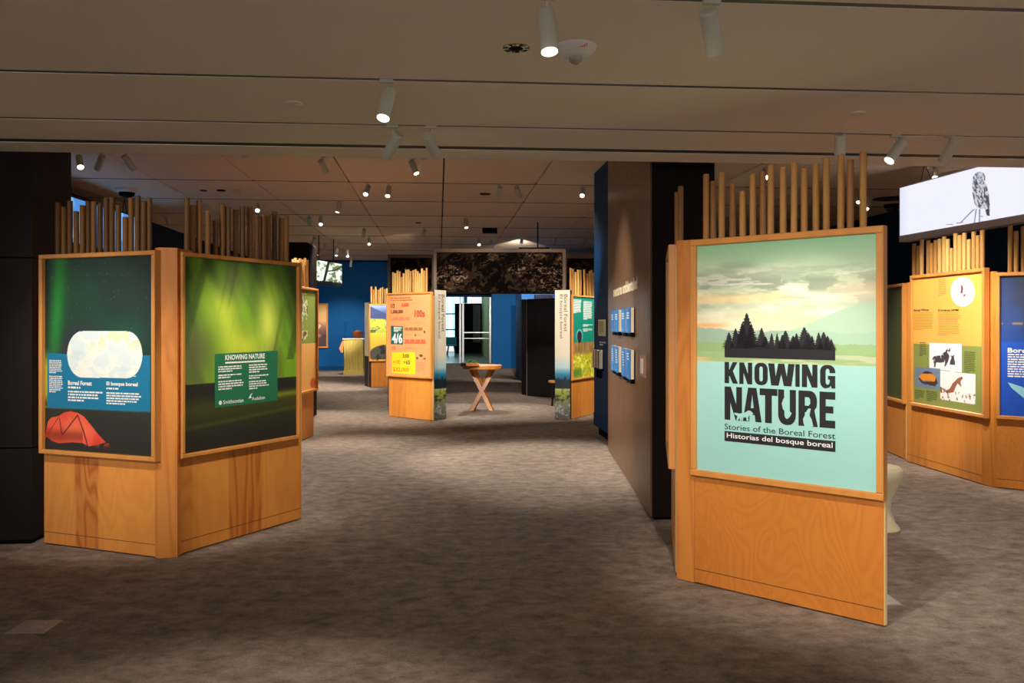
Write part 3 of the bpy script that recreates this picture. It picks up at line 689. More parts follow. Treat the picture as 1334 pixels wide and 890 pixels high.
ph2 = a.pp(ce([(133,335),(385,350),(385,565),(133,535)])); a.fill((110, 130, 158), ph2)
ph3 = a.pp(ce([(385,368),(742,410),(742,718),(385,660)])); a.fill((244, 238, 236), ph3)
moose = a.pp(ce([(305,235),(340,220),(395,218),(415,190),(440,178),(448,150),(470,165),(490,135),(488,170),(470,200),(478,230),(465,280),(440,330),(425,325),(430,290),(345,290),(340,335),(322,335),(325,300),(305,270)]))
a.fill((66, 58, 66), moose*sst(.30, .42, n)); a.fill((66, 58, 66), a.pp(ce([(478,310),(488,270),(500,240),(490,210),(510,225),(530,205),(525,240),(535,280),(535,315)]))*sst(.3, .42, n))
a.fill((222, 140, 40), a.pp(ce([(175,420),(215,400),(300,400),(340,430),(350,480),(300,480),(200,470),(170,450)]))); a.fill((60, 40, 34), a.pp(ce([(180,440),(210,480),(330,480),(345,440),(360,500),(330,530),(200,500),(165,450)]))*.9)
a.fill((60, 40, 34), a.pp(ce([(195,400),(240,375),(290,385),(320,405),(240,402)])))
a.fill((150, 92, 70), a.pp(ce([(430,575),(480,555),(510,500),(560,450),(605,430),(615,450),(590,480),(600,540),(580,520),(560,500),(540,540),(520,590),(450,600)]))); a.fill((120, 80, 64), ph3*(n > .62)*(V < .13)*.8)
a.fill((130, 90, 70), a.pp(ce([(385,530),(410,545),(440,560),(430,590),(388,600)]))*sst(.35, .5, n))
a.fill((120, 100, 100), ph3*np.clip(sst(.56, .66, noise(U, V, 25, 60, 3, 62))*np.exp(-((V-.40)/.02)**2), 0, 1)*.8)
ap = a.mesh('graphic_panel', M['print'], rk); yt = -.0212
t = MB(); t.pixtext(FC_, 'Boreal Winter', 1190.5, 1210.5, 402.8, 406, yt, .03); t.pixtext(FC_, 'El invierno boreal', 1222, 1249, 402.8, 406, yt, .03)
t.build('heading_lettering', M['inkbrown'], ap)
t = MB()
for a_ in ((1190, 1217, 407.5, 431, 12), (1222, 1252, 407.5, 438, 14), (1222.5, 1233, 364, 387, 10)): t.pixlines(FC_, *a_, yt, fill=.4)
t.build('body_text', M['inkpeach'] if False else plain('ink_ochre', (200, 128, 56), .6), ap)
t = MB()
for a_ in ((1198, 1207, 446, 465, 8), (1256, 1271, 458, 486, 12), (1192, 1205, 508, 520, 5), (1207, 1221, 509, 523, 6)): t.pixlines(FC_, *a_, yt, fill=.45)
t.build('body_text', M['inkolive'], ap)
fr, (x0, x1, z0, z1) = graphic_frame(FD, rk, 1297.5, 1297.5, 348.8, 548.5, -.04, x0=-.005, x1=FD.W, z0=.64, z1=1.985)
a = Art(FD, x0, x1, z0, z1, -.018, 160, 220); U, V = a.U, a.V
a.ramp([(0, (20, 84, 200)), (.525, (22, 84, 196)), (.526, (30, 74, 160)), (.7, (36, 66, 128)), (1, (30, 52, 96))])
n = noise(U, V, 4, 3, 4, 71); a.fill((50, 52, 66), (V > .526)*sst(.5, .7, n)*.6)
a.fill((206, 130, 60), a.ell(.30, .72, .10, .02, .4)); a.fill((160, 130, 90), np.exp(-((V-.66)/.008)**2)*sst(.5, .6, noise(U, V, 20, 6, 3, 72))*(V > .526))
ap = a.mesh('graphic_panel', M['print'], rk); yt = -.0192
t = MB(); t.text(FD, 'Boreal Life', .09, .42, .64+.61, .64+.655, yt, .03); t.lines(FD, .09, .45, .64+.38, .64+.60, 10, yt); t.text(FD, 'La vida boreal', .52, .95, .64+.61, .64+.655, yt, .03); t.lines(FD, .52, .92, .64+.38, .64+.60, 10, yt)
t.build('panel_lettering', M['inkwhite'], ap)
t = MB(); t.flat(FD, [[(.09, .98), (.20, .945), (.42, .83), (.52, .70), (.40, .735), (.22, .84), (.12, .93)], [(.27, .855), (.35, .84), (.37, .79), (.30, .80)]], yt)
t.flat(FD, [[(.55, .98), (.75, .94), (.92, .80), (.70, .84)]], yt); t.build('kayak_drawing', plain('ink_sky', (150, 214, 232), .6), ap)
F3 = Face((4.50, 10.75), (4.385, 9.66)); ply_face(F3, rk, 'ply_c', seam=False)
graphic_frame(F3, rk, 0, 0, 0, 0, -.045, x0=.02, x1=F3.W+.03, z0=.63, z1=1.97)
MB().box(F3, .05, F3.W-.01, -.006, -.002, .66, 1.94).build('graphic_panel', M['inkolive'], rk)
cr6 = crop(1140, 160, 4.685)
poles(FC_, rk, cr6([(238,738),(262,752),(285,713),(325,718),(345,735),(370,717),(395,708),(422,695),(443,710),(465,765),(492,675),(517,685),(545,672),(573,712),(603,665),(628,687),(655,655)]), .13, .0215, ('pole3', 'pole'))
poles(FD, rk, cr6([(825,630),(860,662),(905,632),(950,650),(990,630),(1030,660)]), .13, .02, ('pole3', 'pole'))

# ================================================================== middle kiosks beside the gateway
def pylon_art(F, root, m):
    a = Art(F, 0, F.W, .01, 2.06, -.002, 40, 300); U, V = a.U, a.V
    a.ramp([(0, (96, 96, 92)), (.10, (120, 124, 110)), (.20, (150, 160, 60)), (.235, (190, 190, 120)), (.24, (40, 50, 50)), (.27, (24, 48, 66)), (.34, (30, 120, 160)), (.40, (180, 210, 214)), (.5, (232, 222, 196)), (1, (240, 232, 212))])
    n = noise(U, V, 6, 60, 4, 81)
    a.fill((30, 40, 40), (V < .20)*(V > .13)*sst(.45, .6, n)*.7); a.fill((190, 190, 190), (V < .12)*sst(.5, .62, n)*.8); a.fill((60, 66, 30), (V < .24)*(V > .17)*sst(.5, .6, n)*.5)
    tl_ = .29+.05*noise(U, U*0, 14, 1, 3, 82); a.fill((14, 34, 44), (V > .24)*(V < tl_).astype(float)*.95)
    p = a.mesh('printed_face', m, root); t = MB(); W = F.W
    t.text(F, 'Boreal Forest', W*.60, W*.84, 1.40, 1.99, -.004, 0.0, rot=1); t.text(F, 'El bosque boreal', W*.28, W*.52, 1.30, 1.99, -.004, 0.0, rot=1)
    t.build('pylon_lettering', M['inkbrown'], p); return p
P0, P1 = floor_pt(506.7, 542.5), floor_pt(563.4, 548.7); FO = Face(P0, P1)
ok = empty('exhibit_kiosk', (P0[0], P0[1], 0), 'orange fact-and-figure kiosk left of the table, reading 4/6 and 100s', 'display kiosk', 'plywood display kiosks')
ply_face(FO, ok, 'ply_c', seam=False)
y0_, y1_ = P1, floor_pt(565.8, 548.2); p2 = floor_pt(581, 546)
FP = Face(y1_, p2)
MB().box(FP, 0, FP.W, 0, .10, .006, 2.06).build('pylon', M['dark'], ok); pylon_art(FP, ok, M['print'])
fr, (x0, x1, z0, z1) = graphic_frame(FO, ok, 502.7, 561.0, 382.2, 490.4, -.06, fw=.03, m='frame')
pf = MB().box(FO, x0, x1, -.035, -.03, z0, z1).build('graphic_panel', plain('ink_apricot', (240, 152, 98), .6), ok); yt = -.0365
co = crop(500, 375, 7.12)
def T(mb, txt, l, r, t_, b_, bold=.03):
    (pa_, ta), (pb_, bb) = co([(l, t_), (r, b_)]); mb.pixtext(FO, txt, pa_, pb_, ta, bb, yt, bold)
t = MB(); T(t, 'The Value of Boreal Forests', 62, 245, 90, 104); T(t, 'El valor de los bosques boreales', 62, 268, 112, 126); T(t, '1,500,000', 66, 178, 206, 246, .05); T(t, '1/3', 66, 100, 148, 190, .05)
t.build('dark_lettering', M['inkbrown'], pf)
t = MB(); T(t, '3,600', 166, 232, 142, 182, .05); T(t, '100s', 285, 380, 206, 275, .04); T(t, '200,000,000,000', 192, 388, 476, 526, .04); t.build('red_lettering', M['inkred'], pf)
t = MB(); T(t, '1,000,000,000', 70, 242, 272, 308); T(t, '50%', 72, 110, 546, 575)
for l, r, tt, b, n_ in ((270, 375, 140, 150, 1), (290, 385, 320, 335, 2), (198, 260, 430, 450, 2), (200, 380, 555, 572, 2), (300, 385, 690, 780, 7)):
    (pa_, ta), (pb_, bb) = co([(l, tt), (r, b)]); t.pixlines(FO, pa_, pb_, ta, bb, n_, yt, fill=.35)
t.build('peach_lettering', M['inkpeach'], pf)
t = MB().pixpoly(FO, co([(66, 352), (178, 356), (178, 528), (66, 522)]), yt).build('green_box', M['inkgreen'], pf)
t = MB().pixpoly(FO, co([(72, 598), (290, 596), (292, 806), (76, 790)]), yt).build('yellow_box', plain('ink_yellow', (250, 206, 30), .6), pf)
yt = -.0375
t = MB(); T(t, '4/6', 76, 172, 422, 514, .03)
(pa_, ta), (pb_, bb) = co([(92, 362), (172, 412)]); t.pixlines(FO, pa_, pb_, ta, bb, 5, yt); t.build('white_lettering', M['inkwhite'], pf)
t = MB(); T(t, '100,000,000,000', 192, 358, 366, 402); T(t, '5:00', 174, 236, 612, 650, .04); T(t, '65', 206, 244, 670, 712, .04); T(t, '<', 184, 200, 676, 704, .04)
for L in ([(285,430),(300,432),(302,448),(287,448)], [(318,436),(330,432),(328,444)], [(368,400),(380,395),(385,415),(374,428)], [(295,648),(315,640),(322,655),(312,670)], [(325,620),(350,615),(365,630),(350,645),(332,640)], [(360,655),(385,650),(390,668),(365,664)]): t.pixpoly(FO, co(L), yt)
t.build('small_animals', M['inkolive'], pf)
t = MB(); T(t, '>100', 84, 154, 668, 706, .04); T(t, '$32,000', 84, 234, 734, 780, .03); t.build('orange_lettering', plain('ink_orange', (240, 130, 30), .6), pf)
poles(FO, ok, crop(500, 310, 8.9)([(108,400),(132,410),(160,378),(185,390),(207,455),(232,410),(260,370),(285,368),(312,385),(343,375),(370,365),(393,385),(418,410),(443,355),(468,380),(497,348)]), .12, .019, ('pole3', 'pole'))

# right of the gateway
P0, P1 = floor_pt(743.6, 546.9), floor_pt(773.8, 539.5)
F1 = Face(P0, P1); ext = 1.05; F1 = Face(P0, (P0[0]+F1.e.x*ext, P0[1]+F1.e.y*ext))
gk = empty('exhibit_kiosk', (P0[0], P0[1], 0), 'kiosk with green text panel above yellow foliage, half hidden by the blue wall', 'display kiosk', 'plywood display kiosks')
p0 = floor_pt(723.0, 547.0); p1 = floor_pt(742.6, 547.6); FQ = Face(p0, p1)
MB().box(FQ, 0, FQ.W, 0, .14, .006, 2.06).build('pylon', M['dark'], gk); pylon_art(FQ, gk, M['print'])
ply_face(F1, gk, 'ply_c', seam=False)
fr, (x0, x1, z0, z1) = graphic_frame(F1, gk, 0, 0, 0, 0, -.03, x0=.01, x1=1.06, z0=.62, z1=1.99, fw=.03)
a = Art(F1, x0, x1, z0, z1, -.01, 150, 200); U, V = a.U, a.V
a.fill((0, 128, 108)); lo = (V < .44); n = noise(U, V, 12, 14, 5, 91); n2 = noise(U, V, 40, 40, 3, 92)
a.fill((196, 190, 40), lo.astype(float)); a.fill((236, 232, 90), lo*sst(.5, .62, n)); a.fill((130, 140, 30), lo*sst(.55, .66, n2)*.8); a.fill((60, 120, 40), lo*a.ell(.2, .06, .22, .06, .5)*.7)
a.fill((120, 92, 50), lo*sst(.25, .34, V)*.9); a.fill((180, 130, 90), lo*sst(.27, .34, V)*sst(.5, .6, noise(U, V, 50, 6, 3, 93)))
a.fill((90, 170, 190), a.ell(.30, .52, .14, .085)); a.fill((40, 30, 34), a.ell(.30, .505, .10, .075))
ap = a.mesh('graphic_panel', M['print'], gk)
t = MB(); cw = crop(740, 375, 7.12); yt = -.0112
def cpx(L): return [F1.loc(*q, yt) for q in cw(L)]
(xa_, zt_), (xb_, zb_) = cpx([(42, 78), (124, 96)]); t.text(F1, 'Snowy owls', xa_, xb_, zb_, zt_, yt, .03)
(xa_, zt_), (xb_, zb_) = cpx([(142, 82), (210, 100)]); t.text(F1, 'El bosque', xa_, xb_, zb_, zt_, yt, .03)
for L, n_ in (([(42, 106), (126, 240)], 13), ([(142, 125), (228, 300)], 16), ([(140, 340), (236, 365)], 2), ([(140, 380), (236, 408)], 3)):
    (xa_, zt_), (xb_, zb_) = cpx(L); t.lines(F1, xa_, xb_, zb_, zt_, n_, yt)
t.build('panel_lettering', M['inkwhite'], ap)
sp = [(618,290),(640,300),(665,330),(690,308),(713,310),(750,305),(780,345),(803,320),(820,312),(835,335),(860,320),(885,300),(910,330),(935,310)]
poles(F1, gk, crop(660, 310, 7.414)(sp), .12, .019, ('pole3', 'pole'))

# farther kiosk, landscape over yellow
P0 = floor_pt(480.5, 504.9); FF = Face(P0, (P0[0]+.98, P0[1]+.38))
fk = empty('exhibit_kiosk', (P0[0], P0[1], 0), 'far kiosk with mountain landscape above a yellow panel, behind the orange kiosk', 'display kiosk', 'plywood display kiosks')
ply_face(FF, fk, 'ply_c', seam=False)
p0 = floor_pt(475.2, 503.0); FG = Face(p0, P0); MB().box(FG, 0, FG.W, 0, .06, .006, 2.06).build('pylon', M['dark'], fk)
MB().box(FG, 0, FG.W-.02, -.004, 0, .75, 2.06).build('printed_face', M['cream'], fk)
fr, (x0, x1, z0, z1) = graphic_frame(FF, fk, 0, 0, 0, 0, -.03, x0=.0, x1=1.04, z0=.62, z1=2.02, fw=.03)
a = Art(FF, x0, x1, z0, z1, -.01, 110, 150); U, V = a.U, a.V
a.fill((248, 204, 70)); n = noise(U, V, 7, 9, 4, 101)
a.ramp([(0, (248, 204, 70)), (.499, (248, 204, 70)), (.5, (180, 190, 70)), (.72, (196, 200, 60)), (.8, (60, 80, 60)), (.88, (60, 90, 150)), (1, (150, 170, 230))])
a.fill((90, 110, 40), (V > .5)*(V < .8)*sst(.5, .6, n)); a.fill((240, 236, 200), (V > .56)*(V < .72)*sst(.58, .66, n)); a.fill((40, 60, 110), a.poly([(0, .98), (.35, .86), (1, .78), (1, .74), (0, .76)]))
a.fill((90, 92, 84), a.ell(.38, .11, .40, .17)*(V > .02)); a.fill((50, 52, 50), a.ell(.38, .11, .40, .17)*sst(.5, .6, noise(U, V, 16, 22, 3, 102)))
a.mesh('graphic_panel', M['print'], fk)
poles(FF, fk, crop(380, 320, 4.943)([(513,265),(527,280),(541,265),(557,285),(570,275),(584,268),(600,280),(613,275)]), .12, .022, ('pole3', 'pole'))

# narrow kiosk behind the left aurora kiosk
P1 = floor_pt(408.5, 568.0); P0 = (-2.74, 11.05); dv = Vector((P1[0]-P0[0], P1[1]-P0[1])).normalized(); P0 = (P1[0]-dv.x*1.05, P1[1]-dv.y*1.05)
FK = Face(P0, P1)
nk = empty('exhibit_kiosk', (P1[0], P1[1], 0), 'kiosk seen nearly edge-on behind the left aurora kiosk, green and orange panel', 'display kiosk', 'plywood display kiosks')
ply_face(FK, nk, 'ply_c', seam=False)
graphic_frame(FK, nk, 0, 0, 0, 0, -.06, x0=.02, x1=FK.W+.03, z0=.62, z1=1.995, fw=.03)
a = Art(FK, .05, FK.W, .65, 1.965, -.035, 80, 120); U, V = a.U, a.V
a.fill((240, 178, 96)); a.fill((124, 150, 52), (V > .47).astype(float)); n = noise(U, V, 6, 14, 3, 111)
a.fill((220, 226, 190), (V > .5)*(U < .62)*(V < .96)*sst(.4, .5, n)); a.fill((90, 60, 40), (V > .5)*(U < .62)*(V < .96)*sst(.55, .62, n))
a.fill((222, 90, 60), a.ell(.85, .06, .12, .05)); a.mesh('graphic_panel', M['print'], nk)
poles(FK, nk, [(382, 338), (385, 336), (388.5, 339), (391, 337), (394.5, 338.5), (397.5, 336.5), (400, 339)], .12, .02, ('pole3', 'pole'))

# ================================================================== gateway of forest scrims
def scrim_art(F, x0, x1, z0, z1, y, nx, nz, root, name='printed_scrim', seed=0, dark=1.0):
    a = Art(F, x0, x1, z0, z1, y, nx, nz); X, Z = a.X*1.0, a.Z
    n = noise(X, Z, 3, 3, 5, 121+seed); f = noise(X+n*1.2, Z+n*.8, 14, 10, 4, 122+seed); tw = np.abs(noise(X*1.0+n*.7, Z, 9, 16, 3, 123+seed)-.5)
    a.fill((12, 8, 6)); a.fill((58*dark, 40*dark, 30*dark), sst(.45, .68, f)); a.fill((128*dark, 100*dark, 76*dark), (tw < .012)*sst(.40, .6, n)*.9)
    a.fill((150*dark, 128*dark, 104*dark), sst(.64, .74, noise(X, Z, 30, 34, 2, 124+seed))*sst(.45, .6, n)*.8)
    a.fill((40, 46, 22), .6*sst(.6, .7, noise(X, Z, 4, 4, 2, 125+seed))*sst(.5, .6, f)*.6)
    return a.mesh(name, M['scrimprint'], root)
def scrim_box(Yn, pl_, pr_, label, posts=True, depth=.35, ztop=2.79, zbot=2.03, side_posts=(True, True), seed=0):
    F = Face(at(pl_, Yn), at(pr_, Yn)); W = F.W
    g = empty('forest_scrim_gateway', (F.P.x, F.P.y, 0), label, 'gateway', 'hanging forest scrims')
    m = M['scrimframe']
    MB().box(F, 0, W, 0, .05, ztop-.06, ztop).build('top_rail', m, g)
    MB().box(F, .05, W-.05, .02, .05, zbot, zbot+.03).build('bottom_rail', M['void'], g)
    for k, x in ((0, 0), (1, W-.05)):
        if side_posts[k]: MB().box(F, x, x+.05, 0, .05, 0.003, ztop-.06).build('post', m, g)
    scrim_art(F, .05, W-.05, zbot, ztop-.06, .03, int(W*90), 80, g, seed=seed)
    MB().box(F, .05, W-.05, .034, .045, zbot, ztop-.06).build('scrim_backing', M['void'], g)
    return g, F
M['scrimframe'] = plain('scrim_frame_brown', (104, 78, 58), .5)
scrim_box(14.6, 564.8, 737, 'tall bronze gateway header of dark forest scrim between the two white pylons')
scrim_box(15.9, 505, 566, 'dark forest scrim frame behind the poles of the orange kiosk', seed=5, side_posts=(True, True), ztop=2.80)
scrim_box(15.9, 735, 800, 'dark forest scrim behind the poles of the green text kiosk', seed=9, side_posts=(True, True), ztop=2.79)
# fringe lights under the header are part of the far blue head; dark standing night-forest screen
P0 = floor_pt(679.5, 514.2); P1 = floor_pt(687, 515.6); P2 = floor_pt(735, 519.5)
nf = empty('night_forest_screen', (P1[0], P1[1], 0), 'tall black standing screen printed with night spruces, left of the right pylon', 'display screen')
Fn0, Fn1 = Face(P0, P1), Face(P1, P2)
MB().box(Fn0, 0, Fn0.W-.012, 0, .05, .005, 2.06).build('side_panel', M['black'], nf)
MB().box(Fn1, 0, Fn1.W, 0, .05, .005, 2.06).build('screen_panel', M['void'], nf)
MB().box(Fn1, -.02, .0, -.012, .01, .005, 2.06).build('corner_trim', M['alu'], nf)
a = Art(Fn1, .02, Fn1.W, .02, 2.04, -.003, 90, 200); U, V = a.U, a.V
a.fill((10, 10, 13)); a.fill((26, 34, 50), sst(.55, .8, V)*(1-sst(.8, 1.0, V)*.4)); 
rr = random.Random(8)
for k in range(12):
    u = rr.random(); h = rr.uniform(.75, .98); wd = rr.uniform(.04, .09); a.fill((6, 7, 8), ((np.abs(U-u) < (h-V)*wd*.6+.004)&(V < h)).astype(float))
a.fill((40, 26, 22), sst(.66, .74, noise(U, V, 16, 40, 3, 131))*.8*(V < .6)); a.mesh('printed_face', M['print'], nf)
# pale slats of another kiosk above it
fp = empty('slat_screen', (*at(708, 21), 0), 'row of thin pale poles showing above the black night-forest screen', 'screen')
for i, px in enumerate(np.linspace(697, 719, 9)):
    x, y = at(px, 21+.02*(i % 2)); MB().cyl((x, y, .004), (x, y, zat(384, 21)), .022, seg=10).build('pole', M['pole3'], fp)

# ================================================================== round table with a plant model
tx, ty = at(628, 15.35); th_ = .80; tr_ = .355
tb = empty('round_table', (tx, ty, 0), 'round wooden table on crossed diagonal legs in the middle of the aisle', 'table')
MB().lathe((tx, ty, th_-.075), [(tr_-.02, 0), (tr_, .012), (tr_, .066), (tr_-.012, .075)], 40).build('table_top', M['table'], tb)
def beam(mb, p0, p1, w_=.085, d_=.06):
    p0, p1 = Vector(p0), Vector(p1); d = (p1-p0).normalized(); s_ = Vector((d.z, 0, -d.x)).normalized() if abs(d.z) < .999 else Vector((1, 0, 0)); s_ = (Vector((0, 1, 0)).cross(d)).normalized(); u_ = d.cross(s_)
    P = []; L = []
    for p in (p0, p1):
        for a_, b_ in ((-1, -1), (1, -1), (1, 1), (-1, 1)):
            q = p+s_*a_*w_/2+u_*b_*d_/2; q = Vector((q.x, q.y, p.z)); P.append(q); L.append((a_*w_/2, b_*d_/2, p.z))
    mb.add(P, [(0,1,2,3),(7,6,5,4)]+[(i, 4+i, 4+(i+1) % 4, (i+1) % 4) for i in range(4)], L); return mb
for (x0_, y0_), (x1_, y1_) in (((-.19, -.14), (.20, .04)), ((.17, -.13), (-.20, .05)), ((-.16, .14), (.15, -.02)), ((.16, .15), (-.13, -.03))):
    beam(MB(), (tx+x0_, ty+y0_, .003), (tx+x1_, ty+y1_, th_-.076)).build('leg', M['table'], tb)
mx, my = at(613, 15.0)
md = empty('tray', (mx, my, th_-.002), 'small dark wooden tray on the left edge of the round table', 'tray')
MB().box(WORLD, mx-.17, mx+.14, my-.05, my+.16, th_-.0+.0005, th_+.045).build('tray_base', M['table'], md)
MB().box(WORLD, mx-.175, mx-.075, my-.055, my+.165, th_+.0005, th_+.05).build('end_block', M['black'], md)
pg = empty('model_plants', (mx, my, th_+.046), 'clump of green model plants in the wooden tray on the table', 'plant model')
R = random.Random(2)
st_ = MB()
for k in range(70):
    x = mx-.06+R.random()*.17; y = my-.03+R.random()*.17; z = th_+.046; a_ = R.random()*6.28; l_ = R.uniform(.03, .06); h_ = R.uniform(.02, .06)
    q = Vector((math.cos(a_), math.sin(a_), 0)); s_ = Vector((-q.y, q.x, 0))*.008; b_ = Vector((x, y, z))
    st_.add([b_, b_+q*l_*.5+s_+Vector((0, 0, h_)), b_+q*l_+Vector((0, 0, h_*.6)), b_+q*l_*.5-s_+Vector((0, 0, h_))], [(0, 1, 2, 3)])
st_.build('leaves', M['leaf'], pg, kind='stuff')
# stool behind the right pylon
sx_, sy_ = at(727, 16.2)
so = empty('stool', (sx_, sy_, 0), 'small round wooden stool with dark legs half hidden behind the right pylon', 'stool')
MB().lathe((sx_, sy_, .43), [(.16, 0), (.18, .01), (.18, .035), (.17, .045)], 24).build('seat', M['table'], so)
for k in range(4):
    t_ = k*math.pi/2+.7; MB().cyl((sx_+.16*math.cos(t_), sy_+.16*math.sin(t_), .003), (sx_+.11*math.cos(t_), sy_+.11*math.sin(t_), .435), .014, seg=8).build('leg', M['black'], so)

# ================================================================== cream tulip stool behind the title kiosk
sx_, sy_ = 2.68, 6.4
MBs = MB().lathe((sx_, sy_, .002), [(.165, 0), (.17, .01), (.135, .06), (.105, .14), (.11, .22), (.15, .31), (.185, .37), (.195, .41), (.19, .44), (.165, .462), (.08, .47)], 36)
o = MBs.build('tulip_stool', M['cream']); tag(o, 'cream moulded stool with a flared round top behind the title kiosk', 'stool')

# ================================================================== floor boxes
def floor_box(cx_, cy_, s_, label, ang=0.0):
    g = empty('floor_box', (cx_, cy_, 0), label, 'floor outlet', 'metal floor outlet covers'); e = Vector((math.cos(ang), math.sin(ang)))
    F = Face((cx_, cy_), (cx_+e.x, cy_+e.y))
    lid = MB(); P = [(-s_, -s_, .001), (s_, -s_, .001), (s_, s_, .001), (-s_, s_, .001), (-s_+.008, -s_+.008, .006), (s_-.008, -s_+.008, .006), (s_-.008, s_-.008, .006), (-s_+.008, s_-.008, .006)]
    lid.add([F.pt(*p) for p in P], [(0,1,5,4),(1,2,6,5),(2,3,7,6),(3,0,4,7),(4,5,6,7)], P); lid.build('cover_plate', M['steel'], g)
    for dx, dy in ((.4, .5), (.4, -.1)): MB().cyl(F.pt(s_*dx, s_*dy, .005), F.pt(s_*dx, s_*dy, .0085), .012, seg=12).build('screw', M['alu'], g)
    MB().lathe(F.pt(-s_*.2, 0, .0055), [(.045, 0), (.045, .002), (.04, .003)], 20).build('port_lid', M['steel'], g)
    return g
floor_box(-2.375, 4.31, .095, 'brushed metal floor outlet cover on the carpet at the front left', .02)
floor_box(2.00, 4.73, .095, 'metal floor outlet cover poking out beside the base of the title kiosk', .02)

# ================================================================== wall pieces on the brown partition
FW = Face((xw(10.4), 10.4), (xw(6.657), 6.657))             # brown face, x runs towards the viewer
def wl(Y): return (Vector((xw(Y), Y, 0))-FW.P).dot(FW.e)
rows_ = ((403.6, 434.0, 9.51), (452.5, 484.5, 9.45))
sp_ = [(9.50, 9.17), (9.09, 8.72), (8.40, 8.08), (7.99, 7.62)]
for ri, (zt_, zb_) in enumerate(((1.66, 1.432), (1.285, 1.02))):
    for ki, (ya, yb) in enumerate(sp_):
        xa_, xb_ = wl(ya), wl(yb)
        pos = ('farthest', 'second farthest', 'second nearest', 'nearest')[ki]; rw = ('upper', 'lower')[ri]
        ctr = FW.pt((xa_+xb_)/2, 0, zb_)
        g = empty('wall_booklet', ctr, f'{pos} bright blue booklet in the {rw} row on the brown wall', 'booklet', 'blue booklets on the brown wall')
        MB().box(FW, xa_, xb_, -.045, -.040, zb_, zt_).build('cover', M['card'], g)
        MB().box(FW, xa_+.004, xb_-.004, -.040, -.012, zb_+.006, zt_-.004).build('pages', M['letter'], g)
        MB().box(FW, xa_+.04, xb_-.04, -.034, .0, zb_-.035, zb_+.003).build('holder', M['void'], g)
        t = MB()
        if ri == 0:
            for k in range(3): t.rect(FW, xa_+.08, xb_-.08, zt_-.055-k*.022, zt_-.043-k*.022, -.0458)
        else:
            for k in range(6-(ki == 3)*3): t.rect(FW, xa_+.10+k*.008, xb_-.12+k*.008, zt_-.045-k*.024, zt_-.034-k*.024, -.0458)
        t.rect(FW, (xa_+xb_)/2-.02, (xa_+xb_)/2+.02, zb_+.02, zb_+.028, -.0458)
        t.build('cover_lettering', M['inkwhite'], g)
wt = empty('wall_lettering', FW.pt(wl(8.6), 0, 1.86), 'raised cream title letters above the blue booklets on the brown wall', 'lettering')
MB().text(FW, 'aventuras ambientales!', wl(9.62), wl(7.40), 1.81, 1.925, -.008, .045).build('letters', M['letter'], wt)
lsx = wl(7.06); ls = empty('light_switch', FW.pt(lsx, 0, 1.17), 'small framed white switch plate right of the lower blue booklets', 'switch')
MB().quadbox(FW, lsx-.16, lsx+.16, -.012, 0, 1.08, 1.26, .004).build('plate', plain('pink_plate', (170, 124, 104), .5), ls)
MB().box(FW, lsx-.08, lsx+.08, -.016, -.012, 1.11, 1.23).build('rocker', M['white'], ls)
# on the blue length
FBl = Face((1.141, 12.05), (1.28, 10.41))
def bl_x(px): return FBl.loc(px, HY, 0)[0]
xa_, xb_ = bl_x(780), bl_x(789)
cg_ = empty('wall_notice', FBl.pt((xa_+xb_)/2, 0, 1.3), 'pale yellow notice card on the blue wall beside the brown cladding', 'notice')
MB().quadbox(FBl, xa_, xb_, -.008, 0, 1.36, 1.575, .002).build('card', plain('pale_card', (226, 226, 170), .6), cg_)
MB().lines(FBl, xa_+.06, xb_-.08, 1.38, 1.55, 8, -.0088, fill=.4).build('card_text', M['inkolive'], cg_)
MB().lines(FBl, xa_+.06, xb_+.02, 1.22, 1.285, 2, -.002, fill=.5, ragged=0).build('caption_text', M['inkwhite'], cg_)
br = empty('brochure_holder', FBl.pt(bl_x(781), 0, 1.0), 'clear holder of striped leaflets on the blue wall below the notice card', 'leaflet holder')
xa_, xb_ = bl_x(776), bl_x(786.5)
MB().box(FBl, xa_, xb_, -.012, 0, .90, .93).build('tray', M['void'], br)
for k, mn in enumerate(('letter', 'inkpeach', 'white', 'inkolive', 'letter', 'inkbrown', 'white')):
    w_ = (xb_-xa_)/7; MB().box(FBl, xa_+k*w_, xa_+(k+.85)*w_, -.05, -.012, .93, 1.17).build('leaflet', M[mn], br)
for k in (.35, .7): MB().box(FBl, xa_+(xb_-xa_)*k, xa_+(xb_-xa_)*k+.05, -.03, 0, .80, .90).build('bracket', M['void'], br)
# small plate on the right wall
yw = 15.6; wpx, wpy = 1158.5, 464.5
FR_ = Face(G(UR, 20), G(UR, 10)); xs_, zs_ = FR_.loc(wpx, wpy, -.01)
lp = empty('light_switch', FR_.pt(xs_, 0, zs_), 'small pale switch plate on the dark wall right of the title kiosk', 'switch')
MB().quadbox(FR_, xs_-.10, xs_+.10, -.012, 0, zs_-.06, zs_+.06, .003).build('plate', M['cream'], lp)
MB().box(FR_, xs_-.02, xs_+.02, -.018, -.012, zs_-.03, zs_+.03).build('rocker', M['white'], lp)

